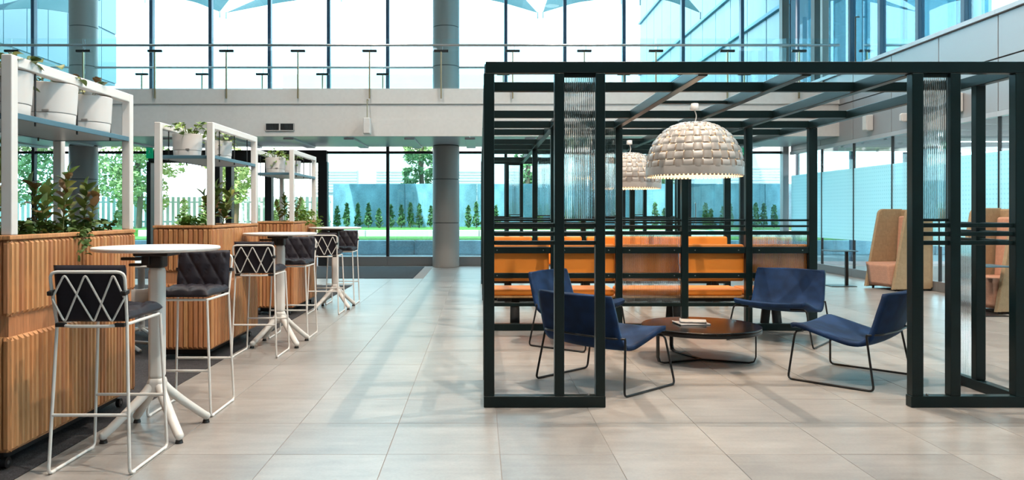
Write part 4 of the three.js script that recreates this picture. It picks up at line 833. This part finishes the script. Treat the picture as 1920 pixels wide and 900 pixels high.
function foliage(n, size, at) { const g = [], o = new THREE.Object3D(), base = new THREE.BufferGeometry(); base.setAttribute('position', new THREE.Float32BufferAttribute([-0.5, 0, -0.3, 0.5, 0, -0.3, 0, 0.1, 0.7, -0.5, 0, -0.3, 0, 0.1, 0.7, 0, -0.15, -0.9], 3)); base.setAttribute('uv', new THREE.Float32BufferAttribute([0, 0, 1, 0, 0.5, 1, 0, 0, 0.5, 1, 0.5, 0], 2)); base.computeVertexNormals();
  for (let k = 0; k < n; k++) { o.position.copy(at()); o.rotation.set(rnd() * 6.3, rnd() * 6.3, rnd() * 6.3); o.scale.setScalar(size * rr(0.6, 1.3)); o.updateMatrix(); g.push(base.clone().applyMatrix4(o.matrix)); } return mergeGeometries(g); }
function tree(label, x, d, y0, H, rx, n, mat, size = 0.13) {
  const t = thing('garden_tree', label, 'tree', [x, y0, -d]);
  mesh('trunk', rod([[0, 0, 0], [0.08, H * 0.3, 0.05], [-0.05, H * 0.6, 0], [0.03, H * 0.8, 0]], 0.11, 0.3), M.trunk, t);
  const blobs = []; for (let k = 0; k < 9; k++) blobs.push([rr(-0.6, 0.6) * rx, H * rr(0.35, 0.85), rr(-0.6, 0.6) * rx, rx * rr(0.35, 0.55)]);
  mesh('crown', foliage(n * 2, size, () => { const b = blobs[Math.floor(rnd() * 9)], v = V(rr(-1, 1), rr(-1, 1), rr(-1, 1)).normalize().multiplyScalar(b[3] * Math.cbrt(rr(0.3, 1))); return v.add(V(b[0], b[1], b[2])); }), mat, t);
}
tree('broad leafy tree outside the left entrance door', -12.9, 29.1, 0.68, 3.6, 1.6, 1500, M.treeLeaf);
tree('pale leafy tree outside the middle entrance door', -9.4, 29.6, 0.68, 3.4, 1.2, 1100, M.treeLeaf);
tree('dark leafy tree at the far left of the picket fence', -17.6, 28.8, 0.68, 4.6, 2.0, 1300, M.treeDark);
tree('slender green tree rising above the blue garden wall', -2.55, 34, -0.02, 5.4, 1.1, 900, M.treeDark);
tree('green tree above the garden wall seen through the pavilion frame', 2.2, 34.5, -0.02, 4.8, 0.9, 600, M.treeDark);
tree('green tree above the garden wall near the garden door', 9.4, 39.5, -0.02, 5.0, 1.4, 700, M.treeDark);
{
  const shrubs = [0, 1, 2].map((v) => foliage(170, 0.13, () => { const t = Math.pow(rnd(), 0.8), a = rnd() * 6.3, r = (v === 2 ? 0.22 : 0.19) * Math.pow(1 - t, 0.6) * Math.sqrt(rnd()) * (t < 0.12 ? 0.7 : 1); return V(Math.cos(a) * r, 0.08 + t * 1.0, Math.sin(a) * r); }));
  const pxs = [632, 652, 669, 690, 711, 732, 752, 769, 786, 808, 878, 893, 930, 952, 1012, 1052, 1090, 1228, 1245, 1320, 1337, 1354, 1372, 1416, 1432, 1447];
  pxs.forEach((px, k) => {
    const d = 29.6, x = (px - 899) * d / FOCAL, s = rr(0.6, 0.9), t = thing('hedge_shrub', 'small conical green shrub planted along the blue garden wall', 'shrub', [x, 0.68, -d + rr(-0.3, 0.3)], rnd() * 6, 'conical shrubs along the garden wall');
    mesh('foliage', shrubs[k % 3], M.shrubLeaf, t).scale.set(0.8, s, 0.8); mesh('stem', rod([[0, 0, 0], [0, 0.5, 0]], 0.02, 0.01, false, 6), M.trunk, t);
  });
  for (const [x, n] of [[-15.2, 0], [-14.1, 1], [-11.6, 2], [-10.75, 0], [-7.9, 1], [-7.0, 2], [-6.2, 0]]) { const t = thing('garden_bush', 'light green bush growing along the picket fence', 'shrub', [x, 0.68, -30.2], n, 'bushes along the picket fence'); mesh('foliage', shrubs[n], M.treeLeaf, t).scale.set(1.35, 1.0, 1.35); }
}
// office wings beyond the glass, raised over the garden
function wing(label, x, s, d0, d1) {
  const w = thing('office_wing', label, 'building', [x, 4.2, -(d0 + d1) / 2]);
  span('core', [x + s * 0.06, x + s * 5], [4.2, 14], [d0, d1], M.wing, w, 0);
  const rows = [[4.25, 6.40], [6.52, 7.74], [7.86, 10.15], [10.27, 13.9]], n = Math.round((d1 - d0) / 1.45);
  for (const [a, b] of rows) for (let k = 0; k < n; k++) span('facade_panel', [x, x + s * 0.05], [a, b], [d0 + k * (d1 - d0) / n + 0.02, d0 + (k + 1) * (d1 - d0) / n - 0.02], M.wing, w, 0.008);
  for (const y of [6.46, 7.80, 10.21]) span('ledge', [x - s * 0.08, x + s * 0.04], [y - 0.05, y + 0.05], [d0, d1], M.wingLine, w, 0.01);
}
wing('pale blue panelled office wing beyond the upper glazing on the clad fascia side', 7.6, 1, 18.9, 36.4);
{ const w = thing('office_block', 'blue glazed office block beyond the walkway at the planter side', 'building', [-17, 7.2, -27]);
  span('core', [-22, -17.06], [7.2, 14], [18.9, 36.0], M.wing, w, 0);
  for (let k = 0; k < 12; k++) for (const [a, b] of [[7.3, 9.5], [9.6, 13.9]]) span('facade_panel', [-17.05, -17], [a, b], [18.9 + k * 1.425 + 0.02, 18.9 + (k + 1) * 1.425 - 0.02], M.wing, w, 0.008); }
// shade sails outside, stretched between their corner points
function sail(label, pts, sag) {                          // pts: four corners, edges drawn in towards the middle
  const [A, B, C, D] = pts.map((p) => V(...p)), mid = A.clone().add(B).add(C).add(D).multiplyScalar(0.25);
  const f = (u, v) => { const p = A.clone().lerp(B, u).lerp(D.clone().lerp(C, u), v), e = Math.sin(u * Math.PI) * (1 - Math.sin(v * Math.PI)) + Math.sin(v * Math.PI) * (1 - Math.sin(u * Math.PI)); return p.lerp(mid, 0.22 * e).add(V(0, sag * Math.sin(u * Math.PI) * Math.sin(v * Math.PI), 0)); };
  const s = thing('shade_sail', label, 'shade sail', [mid.x, mid.y, mid.z]); const g = sheet(f, 12, 12, 0.01); g.translate(-mid.x, -mid.y, -mid.z); mesh('fabric', g, M.sail, s);
  for (const P of [A, B]) mesh('corner_shackle', rod([[P.x - mid.x, P.y - mid.y + 0.02, P.z - mid.z], [P.x - mid.x, P.y - mid.y - 0.18, P.z - mid.z]], 0.025, 0.01), M.steel, s);
}
const sy = (y, d) => EYE + (398 - y) * d / FOCAL, sx = (px, d) => (px - 899) * d / FOCAL;
const SD = 24;
sail('teal shade sail outside above the near planter', [[sx(-60, SD), sy(22, SD), -SD], [sx(134, SD), sy(24, SD), -SD], [sx(150, SD), 10.2, -SD - 6], [sx(-60, SD), 10.2, -SD - 6]], 0.3);
sail('teal shade sail outside over the entrance doors', [[sx(272, SD), sy(-6, SD), -SD], [sx(412, SD), sy(22, SD), -SD], [sx(410, SD), 10.0, -SD - 5], [sx(260, SD), 10.4, -SD - 5]], 0.3);
sail('teal shade sail outside above the second planter', [[sx(424, SD), sy(24, SD), -SD], [sx(640, SD), sy(-8, SD), -SD], [sx(640, SD), 10.0, -SD - 5], [sx(440, SD), 10.0, -SD - 5]], 0.3);
sail('teal shade sail outside beside the round column', [[sx(850, SD), sy(-8, SD), -SD], [sx(1008, SD), sy(24, SD), -SD], [sx(1000, SD), 10.0, -SD - 5], [sx(860, SD), 10.2, -SD - 5]], 0.3);
sail('teal shade sail outside above the ribbed front screen', [[sx(1018, SD), sy(23, SD), -SD], [sx(1165, SD), sy(-4, SD), -SD], [sx(1165, SD), 10.0, -SD - 5], [sx(1030, SD), 10.0, -SD - 5]], 0.3);
sail('teal shade sail outside in front of the office wing', [[sx(1200, 22), sy(-2, 22), -22], [sx(1313, 22), sy(24, 22), -22], [sx(1300, 22), 9.4, -25], [sx(1215, 22), 9.4, -25]], 0.2);

// ------------------------------------------------------------------ finish
scene.traverse((o) => { if (o.isMesh) { o.castShadow = true; o.receiveShadow = true; } if (o.isLight) { o.castShadow = true; } });
renderer.render(scene, camera);
